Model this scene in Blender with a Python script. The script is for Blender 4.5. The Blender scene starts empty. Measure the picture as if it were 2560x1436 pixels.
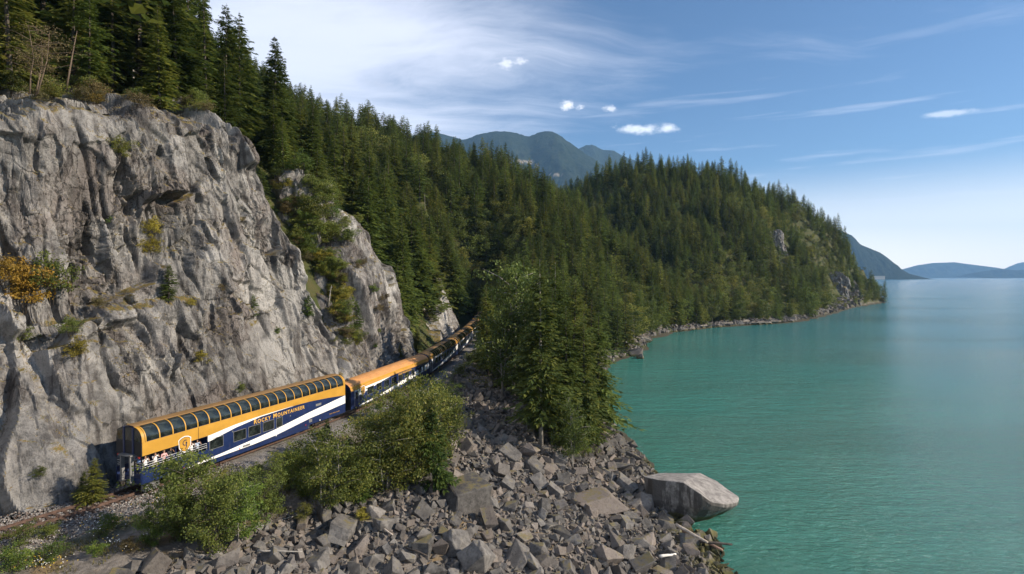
import bpy, bmesh, math, random
import numpy as np
from mathutils import Vector, Matrix, Euler

random.seed(7)
RNG = np.random.default_rng(7)
R = math.radians
SC = bpy.context.scene
COL = SC.collection

# ------------------------------------------------------------------ camera
HC = 27.0                      # camera height over the water
FPX = 1347.0                   # focal length in pixels of a 2560 px wide picture
TILT = math.atan(26.0 / FPX)
cd = bpy.data.cameras.new("camera")
cam = bpy.data.objects.new("camera", cd)
COL.objects.link(cam)
cd.sensor_width = 36.0
cd.lens = 36.0 * FPX / 2560.0
cd.clip_start = 0.5
cd.clip_end = 60000.0
cam.location = (0, 0, HC)
cam.rotation_euler = (R(90) - TILT, 0, 0)
SC.camera = cam

# ------------------------------------------------------------------ light
SUN_EL = 28.0
SUN_AZ = 97.0                  # clockwise from +Y
sv = Vector((math.sin(R(SUN_AZ)) * math.cos(R(SUN_EL)), math.cos(R(SUN_AZ)) * math.cos(R(SUN_EL)), math.sin(R(SUN_EL))))
sl = bpy.data.lights.new("sun", "SUN")
sl.energy = 5.0
sl.angle = R(0.5)
sl.color = (1.0, 0.88, 0.72)
sun = bpy.data.objects.new("sun", sl)
COL.objects.link(sun)
sun.rotation_euler = sv.to_track_quat("Z", "Y").to_euler()

vs = SC.view_settings
SC.display_settings.display_device = "sRGB"
vs.view_transform = "Standard"
vs.look = "None"
vs.exposure = 0.72
vs.gamma = 1.0
vs.use_curve_mapping = False
SC.render.engine = "CYCLES"
cy = SC.cycles
cy.use_denoising = True
try:
    cy.denoiser = "OPENIMAGEDENOISE"
    cy.denoising_input_passes = "RGB_ALBEDO_NORMAL"
    cy.denoising_prefilter = "ACCURATE"
except Exception:
    pass
cy.max_bounces = 5
cy.diffuse_bounces = 3
cy.glossy_bounces = 2
cy.transmission_bounces = 3
cy.transparent_max_bounces = 4
cy.volume_bounces = 0
cy.caustics_reflective = False
cy.caustics_refractive = False


# ------------------------------------------------------------------ node helpers
class NT:
    def __init__(self, tree):
        self.t = tree
        tree.nodes.clear()

    def node(self, typ, **kw):
        n = self.t.nodes.new(typ)
        for k, v in kw.items():
            setattr(n, k, v)
        return n

    def put(self, sock, v):
        if v is None:
            return
        if isinstance(v, bpy.types.NodeSocket):
            self.t.links.new(v, sock)
        else:
            if hasattr(sock, "default_value"):
                dv = sock.default_value
                if hasattr(dv, "__len__") and not hasattr(v, "__len__"):
                    v = [v] * len(dv)
                if hasattr(dv, "__len__") and len(dv) == 4 and len(v) == 3:
                    v = (*v, 1.0)
                sock.default_value = v

    def m(self, op, a, b=None, c=None, clamp=False):
        n = self.node("ShaderNodeMath", operation=op, use_clamp=clamp)
        for i, v in enumerate((a, b, c)):
            self.put(n.inputs[i], v)
        return n.outputs[0]

    def vm(self, op, a, b=None):
        n = self.node("ShaderNodeVectorMath", operation=op)
        self.put(n.inputs[0], a)
        if b is not None:
            self.put(n.inputs[1], b)
        return n.outputs[0] if op not in ("DOT_PRODUCT", "LENGTH") else n.outputs["Value"]

    def noise(self, vec, scale, detail=4.0, rough=0.55, dist=0.0):
        n = self.node("ShaderNodeTexNoise")
        self.put(n.inputs["Vector"], vec)
        n.inputs["Scale"].default_value = scale
        n.inputs["Detail"].default_value = detail
        n.inputs["Roughness"].default_value = rough
        n.inputs["Distortion"].default_value = dist
        return n.outputs["Fac"]

    def ss(self, v, a, b, lo=0.0, hi=1.0):
        n = self.node("ShaderNodeMapRange", interpolation_type="SMOOTHSTEP")
        self.put(n.inputs[0], v)
        n.inputs[1].default_value = a
        n.inputs[2].default_value = b
        n.inputs[3].default_value = lo
        n.inputs[4].default_value = hi
        return n.outputs[0]

    def mix(self, f, a, b, mode="MIX"):
        n = self.node("ShaderNodeMix", data_type="RGBA", blend_type=mode)
        n.clamp_factor = True
        self.put(n.inputs[0], f)
        self.put(n.inputs[6], a)
        self.put(n.inputs[7], b)
        return n.outputs[2]

    def mapping(self, vec, scale=(1, 1, 1), rot=(0, 0, 0), loc=(0, 0, 0)):
        n = self.node("ShaderNodeMapping")
        self.put(n.inputs[0], vec)
        n.inputs["Location"].default_value = loc
        n.inputs["Rotation"].default_value = rot
        n.inputs["Scale"].default_value = scale
        return n.outputs[0]

    def sep(self, v):
        n = self.node("ShaderNodeSeparateXYZ")
        self.put(n.inputs[0], v)
        return n.outputs

    def comb(self, x, y, z):
        n = self.node("ShaderNodeCombineXYZ")
        for i, v in enumerate((x, y, z)):
            self.put(n.inputs[i], v)
        return n.outputs[0]

    def attr(self, name):
        n = self.node("ShaderNodeAttribute", attribute_name=name)
        return n.outputs["Fac"]

    def bump(self, h, strength=0.5, dist=0.1):
        n = self.node("ShaderNodeBump")
        n.inputs["Strength"].default_value = strength
        n.inputs["Distance"].default_value = dist
        self.put(n.inputs["Height"], h)
        return n.outputs[0]


def new_mat(name):
    m = bpy.data.materials.new(name)
    m.use_nodes = True
    return m, NT(m.node_tree)


def finish(nt, color, rough=0.8, normal=None, metallic=0.0, spec=0.3, trans=None):
    b = nt.node("ShaderNodeBsdfPrincipled")
    nt.put(b.inputs["Base Color"], color)
    nt.put(b.inputs["Roughness"], rough)
    b.inputs["Metallic"].default_value = metallic
    b.inputs["Specular IOR Level"].default_value = spec
    if normal is not None:
        nt.put(b.inputs["Normal"], normal)
    o = nt.node("ShaderNodeOutputMaterial")
    out = b.outputs[0]
    if trans:
        t = nt.node("ShaderNodeBsdfTranslucent")
        nt.put(t.inputs[0], color)
        mx = nt.node("ShaderNodeMixShader")
        mx.inputs[0].default_value = trans
        nt.t.links.new(out, mx.inputs[1])
        nt.t.links.new(t.outputs[0], mx.inputs[2])
        out = mx.outputs[0]
    nt.t.links.new(out, o.inputs[0])


def plain(name, col, rough=0.6, metallic=0.0, spec=0.4, var=0.12, scale=2.0):
    m, nt = new_mat(name)
    tc = nt.node("ShaderNodeTexCoord")
    n = nt.noise(tc.outputs["Object"], scale, 5.0, 0.6)
    c = nt.mix(nt.ss(n, 0.3, 0.7), tuple(v * (1 - var) for v in col), tuple(min(1, v * (1 + var)) for v in col))
    finish(nt, c, rough, metallic=metallic, spec=spec)
    return m


# ------------------------------------------------------------------ sky
world = bpy.data.worlds.new("World")
SC.world = world
world.use_nodes = True
w = NT(world.node_tree)
sky = w.node("ShaderNodeTexSky", sky_type="NISHITA")
sky.sun_disc = False
sky.sun_elevation = R(SUN_EL)
sky.sun_rotation = R(SUN_AZ)
sky.altitude = 0
sky.air_density = 1.0
sky.dust_density = 0.3
sky.ozone_density = 3.2
tcw = w.node("ShaderNodeTexCoord")
dirv = tcw.outputs["Generated"]
dx, dy, dz = w.sep(dirv)
az = w.m("ARCTAN2", dx, dy)                                    # 0 ahead (+Y), positive to the right
el = w.m("ARCSINE", w.m("MULTIPLY", dz, 0.9999))
# cirrus on a flat high layer
lay = w.m("ADD", w.m("MAXIMUM", dz, 0.0), 0.16)
pl = w.comb(w.m("DIVIDE", dx, lay), w.m("DIVIDE", dy, lay), 0.0)
warp = w.noise(pl, 1.1, 3.0, 0.5)
plw = w.vm("ADD", pl, w.comb(w.m("MULTIPLY", warp, 0.9), w.m("MULTIPLY", warp, 0.5), 0.0))
str1 = w.noise(w.mapping(plw, (0.7, 2.3, 1.0), (0, 0, R(-30))), 1.25, 10.0, 0.64, 0.35)
veil = w.noise(w.mapping(pl, (0.8, 1.0, 1), (0, 0, R(-28)), (3.1, 1.7, 0)), 0.8, 4.0, 0.5)
left = w.ss(az, R(20), R(-24))
hi = w.ss(el, R(3), R(13))
amount = w.m("ADD", w.m("MULTIPLY", left, 0.56), w.m("MULTIPLY", veil, 0.66))
cov = w.m("ADD", w.m("MULTIPLY", str1, 0.85), w.m("SUBTRACT", amount, 0.62))
cirrus = w.m("MULTIPLY", w.ss(cov, 0.16, 0.74), hi)
# thin trails low in the sky
tr = w.noise(w.mapping(w.comb(az, el, 0.0), (1.3, 17.0, 1.0), (0, 0, R(-10))), 2.6, 5.0, 0.5, 0.3)
trail = w.m("MULTIPLY", w.m("MULTIPLY", w.ss(tr, 0.56, 0.72), 0.42), w.m("MULTIPLY", w.ss(el, R(3), R(6)), w.ss(el, R(24), R(12))))
cirrus = w.m("MAXIMUM", cirrus, trail)
hz_ = w.m("MULTIPLY", w.ss(el, R(11), R(0.2)), 0.72)
skyc = w.mix(1.0, sky.outputs[0], (0.80, 0.93, 1.05), "MULTIPLY")
skyc = w.mix(hz_, skyc, (23.0, 20.0, 16.8))
cl = w.mix(w.m("MULTIPLY", cirrus, 0.78), skyc, (9.6, 9.9, 11.2))


def puff(px, py, wx, wy, sc, strength, col, base, rot=0.0):
    global base_seed
    a0 = math.atan((px - 1280) / FPX)
    e0 = math.atan((692 - py) / math.hypot(FPX, px - 1280))
    ca, sa = math.cos(rot), math.sin(rot)
    da = w.m("SUBTRACT", az, a0)
    de = w.m("SUBTRACT", el, e0)
    u = w.m("ADD", w.m("MULTIPLY", da, ca / wx), w.m("MULTIPLY", de, sa / wx))
    v = w.m("ADD", w.m("MULTIPLY", da, -sa / wy), w.m("MULTIPLY", de, ca / wy))
    d2 = w.m("SQRT", w.m("ADD", w.m("MULTIPLY", u, u), w.m("MULTIPLY", v, v)))
    n = w.noise(w.mapping(w.comb(az, el, 0.0), (1, 1.6, 1), (0, 0, rot), (px * 0.01, py * 0.013, 0)), sc, 6.0, 0.6)
    f = w.m("ADD", w.m("SUBTRACT", 0.72, d2), w.m("MULTIPLY", w.m("SUBTRACT", n, 0.5), 2.2))
    f = w.m("MULTIPLY", w.ss(f, 0.0, 0.75), strength)
    f = w.m("MULTIPLY", f, w.ss(d2, 1.9, 1.2))
    return w.mix(f, base, col)


for args in ((1273, 160, .046, .015, 40, .62, (12.6, 12.6, 12.8)), (1416, 267, .019, .014, 50, .8, (13.0, 13.0, 13.2)),
             (1452, 274, .015, .008, 50, .7, (13.0, 13.0, 13.2)), (1524, 275, .020, .011, 50, .55, (12.6, 12.6, 12.8)),
             (945, 212, .040, .012, 42, .45, (6.0, 6.4, 7.6))):
    cl = puff(*args, cl)
cl = puff(1618, 326, .088, .015, 26, .7, (12.6, 12.8, 13.2), cl, R(-4))
cl = puff(2362, 288, .052, .008, 30, .42, (12.6, 12.8, 13.2), cl, R(-3))
bg = w.node("ShaderNodeBackground")
w.t.links.new(cl, bg.inputs[0])
bg.inputs[1].default_value = 0.075
wo = w.node("ShaderNodeOutputWorld")
w.t.links.new(bg.outputs[0], wo.inputs[0])


# ------------------------------------------------------------------ small library
def hsh(ix, iy, iz, seed):
    h = (ix.astype(np.int64) * 374761393 + iy.astype(np.int64) * 668265263 + iz.astype(np.int64) * 2147483629 + seed * 144665) & 0xFFFFFFFF
    h = ((h ^ (h >> 13)) * 1274126177) & 0xFFFFFFFF
    h = ((h ^ (h >> 16)) * 2246822519) & 0xFFFFFFFF
    h = h ^ (h >> 15)
    return (h & 0xFFFFFF) / float(0xFFFFFF)


def vnoise(x, y, z=None, seed=0):
    """smooth value noise in -1..1"""
    x = np.asarray(x, float)
    y = np.asarray(y, float)
    ix, iy = np.floor(x), np.floor(y)
    fx, fy = x - ix, y - iy
    fx = fx * fx * fx * (fx * (fx * 6 - 15) + 10)
    fy = fy * fy * fy * (fy * (fy * 6 - 15) + 10)
    if z is None:
        o = np.zeros_like(ix)
        a = hsh(ix, iy, o, seed) * (1 - fx) + hsh(ix + 1, iy, o, seed) * fx
        b = hsh(ix, iy + 1, o, seed) * (1 - fx) + hsh(ix + 1, iy + 1, o, seed) * fx
        return (a * (1 - fy) + b * fy) * 2 - 1
    z = np.asarray(z, float)
    iz = np.floor(z)
    fz = z - iz
    fz = fz * fz * (3 - 2 * fz)
    r = 0
    for k in (0, 1):
        a = hsh(ix, iy, iz + k, seed) * (1 - fx) + hsh(ix + 1, iy, iz + k, seed) * fx
        b = hsh(ix, iy + 1, iz + k, seed) * (1 - fx) + hsh(ix + 1, iy + 1, iz + k, seed) * fx
        r = r + (a * (1 - fy) + b * fy) * (fz if k else 1 - fz)
    return r * 2 - 1


def fbm(x, y, octv=4, seed=0, gain=0.5):
    r, a, f = 0, 1.0, 1.0
    for i in range(octv):
        r = r + a * vnoise(x * f + i * 17.3, y * f - i * 9.1, None, seed + i)
        a *= gain
        f *= 2.03
    return r


def cells(u, v, cu, cv, seed, full=False):
    """Voronoi: offsets to the nearest cell's centre, cell randoms, distance to the border"""
    x, y = u / cu, v / cv
    ix, iy = np.floor(x), np.floor(y)
    d1 = np.full(x.shape, 9.0)
    d2 = np.full(x.shape, 9.0)
    bx = np.zeros_like(x)
    by = np.zeros_like(x)
    cx = np.zeros_like(x)
    cy_ = np.zeros_like(x)
    b2x, b2y, c2x, c2y = (np.zeros_like(x) for _ in range(4))
    z0 = np.zeros_like(x)
    for i in (-1, 0, 1):
        for j in (-1, 0, 1):
            gx, gy = ix + i, iy + j
            px = gx + 0.1 + 0.8 * hsh(gx, gy, z0, seed)
            py = gy + 0.1 + 0.8 * hsh(gx, gy, z0 + 1, seed)
            d = (x - px) ** 2 + (y - py) ** 2
            new = d < d1
            sec = ~new & (d < d2)
            b2x = np.where(new, bx, np.where(sec, x - px, b2x))
            b2y = np.where(new, by, np.where(sec, y - py, b2y))
            c2x = np.where(new, cx, np.where(sec, gx, c2x))
            c2y = np.where(new, cy_, np.where(sec, gy, c2y))
            d2 = np.where(new, d1, np.minimum(d2, d))
            d1 = np.where(new, d, d1)
            bx = np.where(new, x - px, bx)
            by = np.where(new, y - py, by)
            cx = np.where(new, gx, cx)
            cy_ = np.where(new, gy, cy_)
    edge = np.sqrt(d2) - np.sqrt(d1)
    ra = hsh(cx, cy_, z0 + 2, seed) * 2 - 1
    rb = hsh(cx, cy_, z0 + 3, seed) * 2 - 1
    rc = hsh(cx, cy_, z0 + 4, seed) * 2 - 1
    rd = hsh(cx, cy_, z0 + 5, seed) * 2 - 1
    if full:
        q = [hsh(c2x, c2y, z0 + k, seed) * 2 - 1 for k in (2, 3, 4)]
        return bx * cu, by * cv, ra, rb, rc, rd, edge, b2x * cu, b2y * cv, q[0], q[1], q[2]
    return bx * cu, by * cv, ra, rb, rc, rd, edge


def sstep(x, a, b):
    t = np.clip((x - a) / (b - a), 0, 1)
    return t * t * (3 - 2 * t)


def link(o, parent=None):
    COL.objects.link(o)
    if parent is not None:
        o.parent = parent
    return o


def np_mesh(name, V, F, mats=(), smooth=False, midx=None, attrs=None):
    me = bpy.data.meshes.new(name)
    V = np.ascontiguousarray(V, dtype=np.float32)
    F = np.ascontiguousarray(F, dtype=np.int32)
    k = F.shape[1]
    me.vertices.add(len(V))
    me.vertices.foreach_set("co", V.ravel())
    me.loops.add(F.size)
    me.loops.foreach_set("vertex_index", F.ravel())
    me.polygons.add(len(F))
    me.polygons.foreach_set("loop_start", np.arange(0, F.size, k, dtype=np.int32))
    try:
        me.polygons.foreach_set("loop_total", np.full(len(F), k, dtype=np.int32))
    except Exception:
        pass
    for m in mats:
        me.materials.append(m)
    if midx is not None:
        me.polygons.foreach_set("material_index", np.ascontiguousarray(midx, dtype=np.int32))
    me.polygons.foreach_set("use_smooth", np.full(len(F), bool(smooth)))
    me.update(calc_edges=True)
    me.validate()
    for nm, a in (attrs or {}).items():
        at = me.attributes.new(nm, "FLOAT", "POINT")
        at.data.foreach_set("value", np.ascontiguousarray(a, dtype=np.float32))
    return me


def obj(name, me, parent=None):
    return link(bpy.data.objects.new(name, me), parent)


def tag(o, label=None, cat=None, group=None, kind=None):
    if label:
        o["label"] = label
    if cat:
        o["category"] = cat
    if group:
        o["group"] = group
    if kind:
        o["kind"] = kind
    return o


def thing(name, label, cat, loc=(0, 0, 0), rotz=0.0, group=None):
    e = bpy.data.objects.new(name, None)
    e.empty_display_size = 0.2
    COL.objects.link(e)
    e.location = loc
    e.rotation_euler = (0, 0, rotz)
    return tag(e, label, cat, group)


class MB:
    def __init__(self):
        self.v, self.f = [], []

    def box(self, x0, x1, y0, y1, z0, z1):
        b = len(self.v)
        self.v += [(x, y, z) for z in (z0, z1) for x, y in ((x0, y0), (x1, y0), (x1, y1), (x0, y1))]
        self.f += [tuple(b + i for i in q) for q in ((3, 2, 1, 0), (4, 5, 6, 7), (0, 1, 5, 4), (1, 2, 6, 5), (2, 3, 7, 6), (3, 0, 4, 7))]
        return self

    def extrude(self, prof, x0, x1, closed=False, caps=False):
        b, n = len(self.v), len(prof)
        self.v += [(x0, y, z) for y, z in prof] + [(x1, y, z) for y, z in prof]
        for i in range(n if closed else n - 1):
            j = (i + 1) % n
            self.f.append((b + i, b + j, b + n + j, b + n + i))
        if caps:
            self.f.append(tuple(b + i for i in range(n))[::-1])
            self.f.append(tuple(b + n + i for i in range(n)))
        return self

    def strip(self, A, B):
        b, n = len(self.v), len(A)
        self.v += list(A) + list(B)
        for i in range(n - 1):
            self.f.append((b + i, b + i + 1, b + n + i + 1, b + n + i))
        return self

    def poly(self, pts):
        b = len(self.v)
        self.v += list(pts)
        self.f.append(tuple(range(b, b + len(pts))))
        return self

    def tube(self, pts, rad, n=6):
        pts = [Vector(p) for p in pts]
        rad = rad if hasattr(rad, "__len__") else [rad] * len(pts)
        b = len(self.v)
        for i, p in enumerate(pts):
            t = (pts[min(i + 1, len(pts) - 1)] - pts[max(i - 1, 0)]).normalized()
            a = t.cross(Vector((0, 0, 1)) if abs(t.z) < 0.9 else Vector((1, 0, 0))).normalized()
            c = t.cross(a)
            for k in range(n):
                q = p + (a * math.cos(2 * math.pi * k / n) + c * math.sin(2 * math.pi * k / n)) * rad[i]
                self.v.append(tuple(q))
        for i in range(len(pts) - 1):
            for k in range(n):
                k2 = (k + 1) % n
                self.f.append((b + i * n + k, b + i * n + k2, b + (i + 1) * n + k2, b + (i + 1) * n + k))
        self.f.append(tuple(b + k for k in range(n))[::-1])
        self.f.append(tuple(b + (len(pts) - 1) * n + k for k in range(n)))
        return self

    def cyl(self, c, axis, r, h, n=12):
        a = Vector(axis).normalized() * h / 2
        return self.tube([Vector(c) - a, Vector(c) + a], r, n)

    def mesh(self, name, mat, smooth=False):
        me = bpy.data.meshes.new(name)
        me.from_pydata([tuple(p) for p in self.v], [], self.f)
        me.materials.append(mat)
        if smooth:
            me.polygons.foreach_set("use_smooth", [True] * len(me.polygons))
        me.update()
        return me

    def build(self, name, mat, parent=None, smooth=False):
        return obj(name, self.mesh(name, mat, smooth), parent)


def clone(o, parent):
    c = o.copy()
    COL.objects.link(c)
    c.parent = parent
    return c


def pray(px, py):
    """direction of the view ray through a photograph pixel"""
    x = (px - 1280) / FPX
    y = -(py - 718) / FPX
    d = Vector((x, y, -1.0))
    return (cam_rot @ d).normalized()


cam_rot = Euler(cam.rotation_euler).to_matrix()
cam_pos = Vector(cam.location)


def project(P):
    P = np.asarray(P, float).reshape(-1, 3)
    c, s = math.cos(TILT), math.sin(TILT)
    y = P[:, 1]
    z = P[:, 2] - HC
    dep = y * c - z * s
    up = y * s + z * c
    return 1280 + FPX * P[:, 0] / dep, 718 - FPX * up / dep, dep


ORD = ["", "second", "third", "fourth", "fifth", "sixth", "seventh", "eighth", "ninth", "tenth", "eleventh", "twelfth", "thirteenth",
       "fourteenth", "fifteenth", "sixteenth", "seventeenth", "eighteenth", "nineteenth", "twentieth", "twenty-first", "twenty-second",
       "twenty-third", "twenty-fourth", "twenty-fifth", "twenty-sixth", "twenty-seventh", "twenty-eighth", "twenty-ninth", "thirtieth"]


def relate(items, marks):
    """labels that tell look-alikes apart by how near, as seen, they lie to a landmark; items (px, py, look)"""
    buckets = {}
    for i, (px, py, look) in enumerate(items):
        d = [math.hypot(px - m[0], py - m[1]) for m in marks]
        order = np.argsort(d)
        placed = False
        for k in order:
            b = buckets.setdefault((look, int(k)), [])
            if len(b) < len(ORD) - 1:
                b.append((d[k], i))
                placed = True
                break
        if not placed:
            buckets[(look, int(order[0]))].append((d[order[0]], i))
    out = [None] * len(items)
    for (look, k), b in buckets.items():
        b.sort()
        for r, (_, i) in enumerate(b):
            o = ORD[min(r, len(ORD) - 1)]
            out[i] = f"{look}, {o + ' ' if o else ''}nearest the {marks[k][2]}"
    return out


# ------------------------------------------------------------------ the track's line
TP = np.array([(-72, -36), (-63.5, -20), (-56, -6), (-49.5, 6), (-44, 17), (-39.6, 27), (-35.3, 37), (-31.5, 43.9), (-26.6, 55.9), (-22.1, 68), (-18.8, 80.2), (-16.2, 92.5),
               (-13.5, 118), (-12.3, 143), (-11.7, 168), (-11.6, 195), (-12.4, 220), (-15, 250), (-20, 285)], float)
ZR = 9.4                       # top of rail
ZB = 9.0                       # track bed


def spline(P, n=24):
    out = []
    for i in range(1, len(P) - 2):
        p0, p1, p2, p3 = P[i - 1], P[i], P[i + 1], P[i + 2]
        for k in range(n):
            t = k / n
            out.append(0.5 * ((2 * p1) + (-p0 + p2) * t + (2 * p0 - 5 * p1 + 4 * p2 - p3) * t * t + (-p0 + 3 * p1 - 3 * p2 + p3) * t ** 3))
    out.append(P[-2])
    return np.array(out)


TC = spline(TP)
_seg = np.hypot(*np.diff(TC, axis=0).T)
TS = np.concatenate([[0], np.cumsum(_seg)])
TS -= TS[np.argmin(np.hypot(TC[:, 0] + 31.5, TC[:, 1] - 43.9))]


def trk(s):
    s = np.asarray(s, float)
    return np.stack([np.interp(s, TS, TC[:, 0]), np.interp(s, TS, TC[:, 1])], -1)


def tdir(s):
    d = trk(np.asarray(s) + 0.8) - trk(np.asarray(s) - 0.8)
    return d / np.linalg.norm(d, axis=-1, keepdims=True)


def at_sd(s, d):
    """point at arc length s, d metres to the left of the track"""
    p, t = trk(s), tdir(s)
    n = np.stack([-t[..., 1], t[..., 0]], -1)
    return p + n * np.asarray(d)[..., None]


_ks = np.arange(-48, 185, 1.0)
_kp = trk(_ks)
_kd = tdir(_ks)


def to_sd(x, y):
    x = np.asarray(x, float).ravel()
    y = np.asarray(y, float).ravel()
    S = np.empty(len(x))
    D = np.empty(len(x))
    for a in range(0, len(x), 20000):
        X, Y = x[a:a + 20000, None], y[a:a + 20000, None]
        q = (X - _kp[None, :, 0]) ** 2 + (Y - _kp[None, :, 1]) ** 2
        k = q.argmin(1)
        rx = X[:, 0] - _kp[k, 0]
        ry = Y[:, 0] - _kp[k, 1]
        along = rx * _kd[k, 0] + ry * _kd[k, 1]
        side = -rx * _kd[k, 1] + ry * _kd[k, 0]
        S[a:a + 20000] = _ks[k] + along
        D[a:a + 20000] = np.sign(side) * np.sqrt(q[np.arange(len(k)), k])
    return S, D


# ------------------------------------------------------------------ the land
HA_S = [-60, -20, -1, 10, 24, 27.7, 30, 32.7, 36.5, 41, 48]
HA_H = [30, 31.5, 33, 36, 38.5, 37, 28.5, 21.8, 11.2, 4.6, 0.2]
HB_S = [35, 39, 42, 45, 52, 60, 64, 66.2, 67.5]
HB_H = [3, 8, 13, 18, 28, 30, 25, 18, 0.3]
HK_S = [88, 97, 110, 122, 129, 132.5, 134]
HK_H = [0.5, 4, 9, 16, 18, 16, 0.3]

ctrl = []


def cp(x, y, z):
    ctrl.append((float(x), float(y), float(z)))


def cpx(px, py, z):
    y = (HC - z) * FPX / (py - 692.0)
    cp((px - 1280) / FPX * y, y, z)


for s in range(-45, 190, 7):
    for d in (-2.9, 0.0, 3.2):
        cp(*at_sd(s, d), ZB)
    if s < 112:
        cp(*at_sd(s, -5.2), ZB - 0.9)
for s in range(-45, 33, 8):                                     # behind the big cliff
    h = float(np.interp(s, HA_S, HA_H))
    cp(*at_sd(s, 10.5), ZB - 1)
    cp(*at_sd(s, 14), ZB + h * .3)
    cp(*at_sd(s, 19.5), ZB + h - 4)
    cp(*at_sd(s, 31), ZB + h + 5)
    cp(*at_sd(s, 52), ZB + h + 22)
    cp(*at_sd(s, 90), ZB + h + 48)
for s in (37, 42):                                              # the gully
    for d, z in ((6, 10), (10, 17), (14, 25), (20, 35), (28, 46), (45, 58), (75, 75)):
        cp(*at_sd(s, d), z)
for s in (50, 58):
    for d, z in ((8, 9.5), (15, 32), (22, 41), (34, 50), (50, 58), (80, 74)):
        cp(*at_sd(s, d), z)
for s in (70, 77, 86, 95):
    for d, z in ((6, 10), (10, 14), (16, 23), (26, 36), (38, 46), (60, 60)):
        cp(*at_sd(s, d), z)
for s in (105, 115, 125):
    for d, z in ((8, 10), (14, 21), (24, 33), (38, 46), (60, 60)):
        cp(*at_sd(s, d), z)
for s in (136, 150, 165):
    for d, z in ((5, 11), (12, 18), (24, 33), (40, 48), (60, 60)):
        cp(*at_sd(s, d), z)
for p in ((-80, 200, 80), (-100, 300, 98), (-45, 250, 73), (-7, 300, 80), (31, 335, 64), (47, 300, 44), (62, 278, 14), (-35, 215, 56), (5, 240, 44),
          (30, 260, 34), (10, 200, 20), (20, 215, 18), (38, 235, 15), (52, 252, 12), (-180, 300, 120), (-180, 150, 120), (-250, 500, 140), (-60, 400, 80)):
    cp(*p)
for p in ((66, 335, 30), (50, 390, 36), (88, 315, 10), (38, 450, 72), (80, 470, 106), (125, 480, 118), (200, 500, 114), (278, 520, 93), (329, 540, 66),
          (366, 560, 36), (384, 572, 10), (125, 380, 52), (180, 400, 54), (230, 450, 56), (281, 500, 60), (320, 510, 36), (125, 620, 60), (278, 660, 30),
          (40, 640, 70), (-100, 700, 90), (300, 820, -6), (100, 900, 20), (-200, 900, 60), (400, 720, -8)):
    cp(*p)
SHORE = [(1780, 1436), (1800, 1370), (1700, 1300), (1640, 1190), (1600, 1130), (1500, 1050), (1478, 1000), (1500, 940), (1530, 905), (1600, 880), (1622, 848),
         (1680, 832), (1760, 822), (1850, 815), (1930, 811), (2000, 804), (2080, 785), (2125, 770), (2170, 762), (2203, 756)]
sh = []
for px, py in SHORE:
    y = HC * FPX / (py - 692.0)
    sh.append(((px - 1280) / FPX * y, y))
sh = [(15.5, 30.0), (16.5, 40)] + sh + [(415, 640)]
SH = np.array(sh)
for i in range(len(SH) - 1):
    a, b = SH[i], SH[i + 1]
    L = np.hypot(*(b - a))
    n = max(1, int(L / 18))
    t = (b - a) / L
    nr = np.array([t[1], -t[0]])                               # to the water's side
    for k in range(n):
        p = a + (b - a) * k / n
        cp(*p, 0.0)
        sc_ = 3.0 + p[1] * 0.02
        cp(*(p + nr * sc_), -1.6)
        cp(*(p + nr * sc_ * 5), -6)
for p in ((60, 30, -8), (90, 80, -10), (140, 160, -12), (300, 250, -12), (480, 420, -12), (520, 640, -12), (120, 220, -10), (20, 5, -4), (60, -10, -9), (480, 300, -12)):
    cp(*p)
for px, py, z in ((300, 1400, 8.3), (0, 1436, 8.6), (600, 1436, 7.0), (1000, 1436, 5.0), (1400, 1436, 2.7), (1000, 1250, 7.0), (1300, 1250, 5.0), (1550, 1250, 2.4),
                  (1150, 1100, 8.0), (1350, 1120, 6.2), (1540, 1140, 2.2), (1200, 960, 8.5), (1400, 1020, 5.6), (640, 1300, 8.2), (1600, 1330, 1.6), (1200, 1340, 4.6),
                  (800, 1350, 6.6)):
    cpx(px, py, z)
for p in ((0, 24, 3.5), (-22, 20, 6.8), (-30, 5, 7), (0, 0, 3), (2, 118, 7), (3, 140, 8), (8, 160, 7), (12, 180, 8)):
    cp(*p)
CT = np.array(ctrl)
_d = np.hypot(CT[:, None, 0] - CT[None, :, 0], CT[:, None, 1] - CT[None, :, 1])
np.fill_diagonal(_d, 9)
keep = np.ones(len(CT), bool)
for i in range(len(CT)):
    if keep[i]:
        cl_ = np.where((_d[i] < 0.9) & (np.arange(len(CT)) > i))[0]
        keep[cl_] = False
CT = CT[keep]
N_ = len(CT)
_d = np.hypot(CT[:, None, 0] - CT[None, :, 0], CT[:, None, 1] - CT[None, :, 1])
Am = np.zeros((N_ + 3, N_ + 3))
Am[:N_, :N_] = -_d
Am[:N_, :N_] += np.eye(N_) * 0.0
Am[:N_, N_] = 1
Am[:N_, N_ + 1:] = CT[:, :2] / 100
Am[N_:, :N_] = Am[:N_, N_:].T
RW = np.linalg.solve(Am, np.concatenate([CT[:, 2], [0, 0, 0]]))


def land(x, y):
    x = np.asarray(x, float)
    shp = x.shape
    x = x.ravel()
    y = np.asarray(y, float).ravel()
    z = np.empty(len(x))
    for a in range(0, len(x), 8000):
        X, Y = x[a:a + 8000], y[a:a + 8000]
        d = np.sqrt((X[:, None] - CT[None, :, 0]) ** 2 + (Y[:, None] - CT[None, :, 1]) ** 2)
        z[a:a + 8000] = -d @ RW[:N_] + RW[N_] + RW[N_ + 1] * X / 100 + RW[N_ + 2] * Y / 100
    far = sstep(y, 120, 320)
    S, D = to_sd(x, y)
    off = sstep(np.abs(D), 3.2, 9.0)
    z = z + off * (fbm(x / 9, y / 9, 4, 3) * 0.5 + far * fbm(x / 45, y / 45, 4, 5) * 3.2 * sstep(z, 1, 25))
    return z.reshape(shp)


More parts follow.
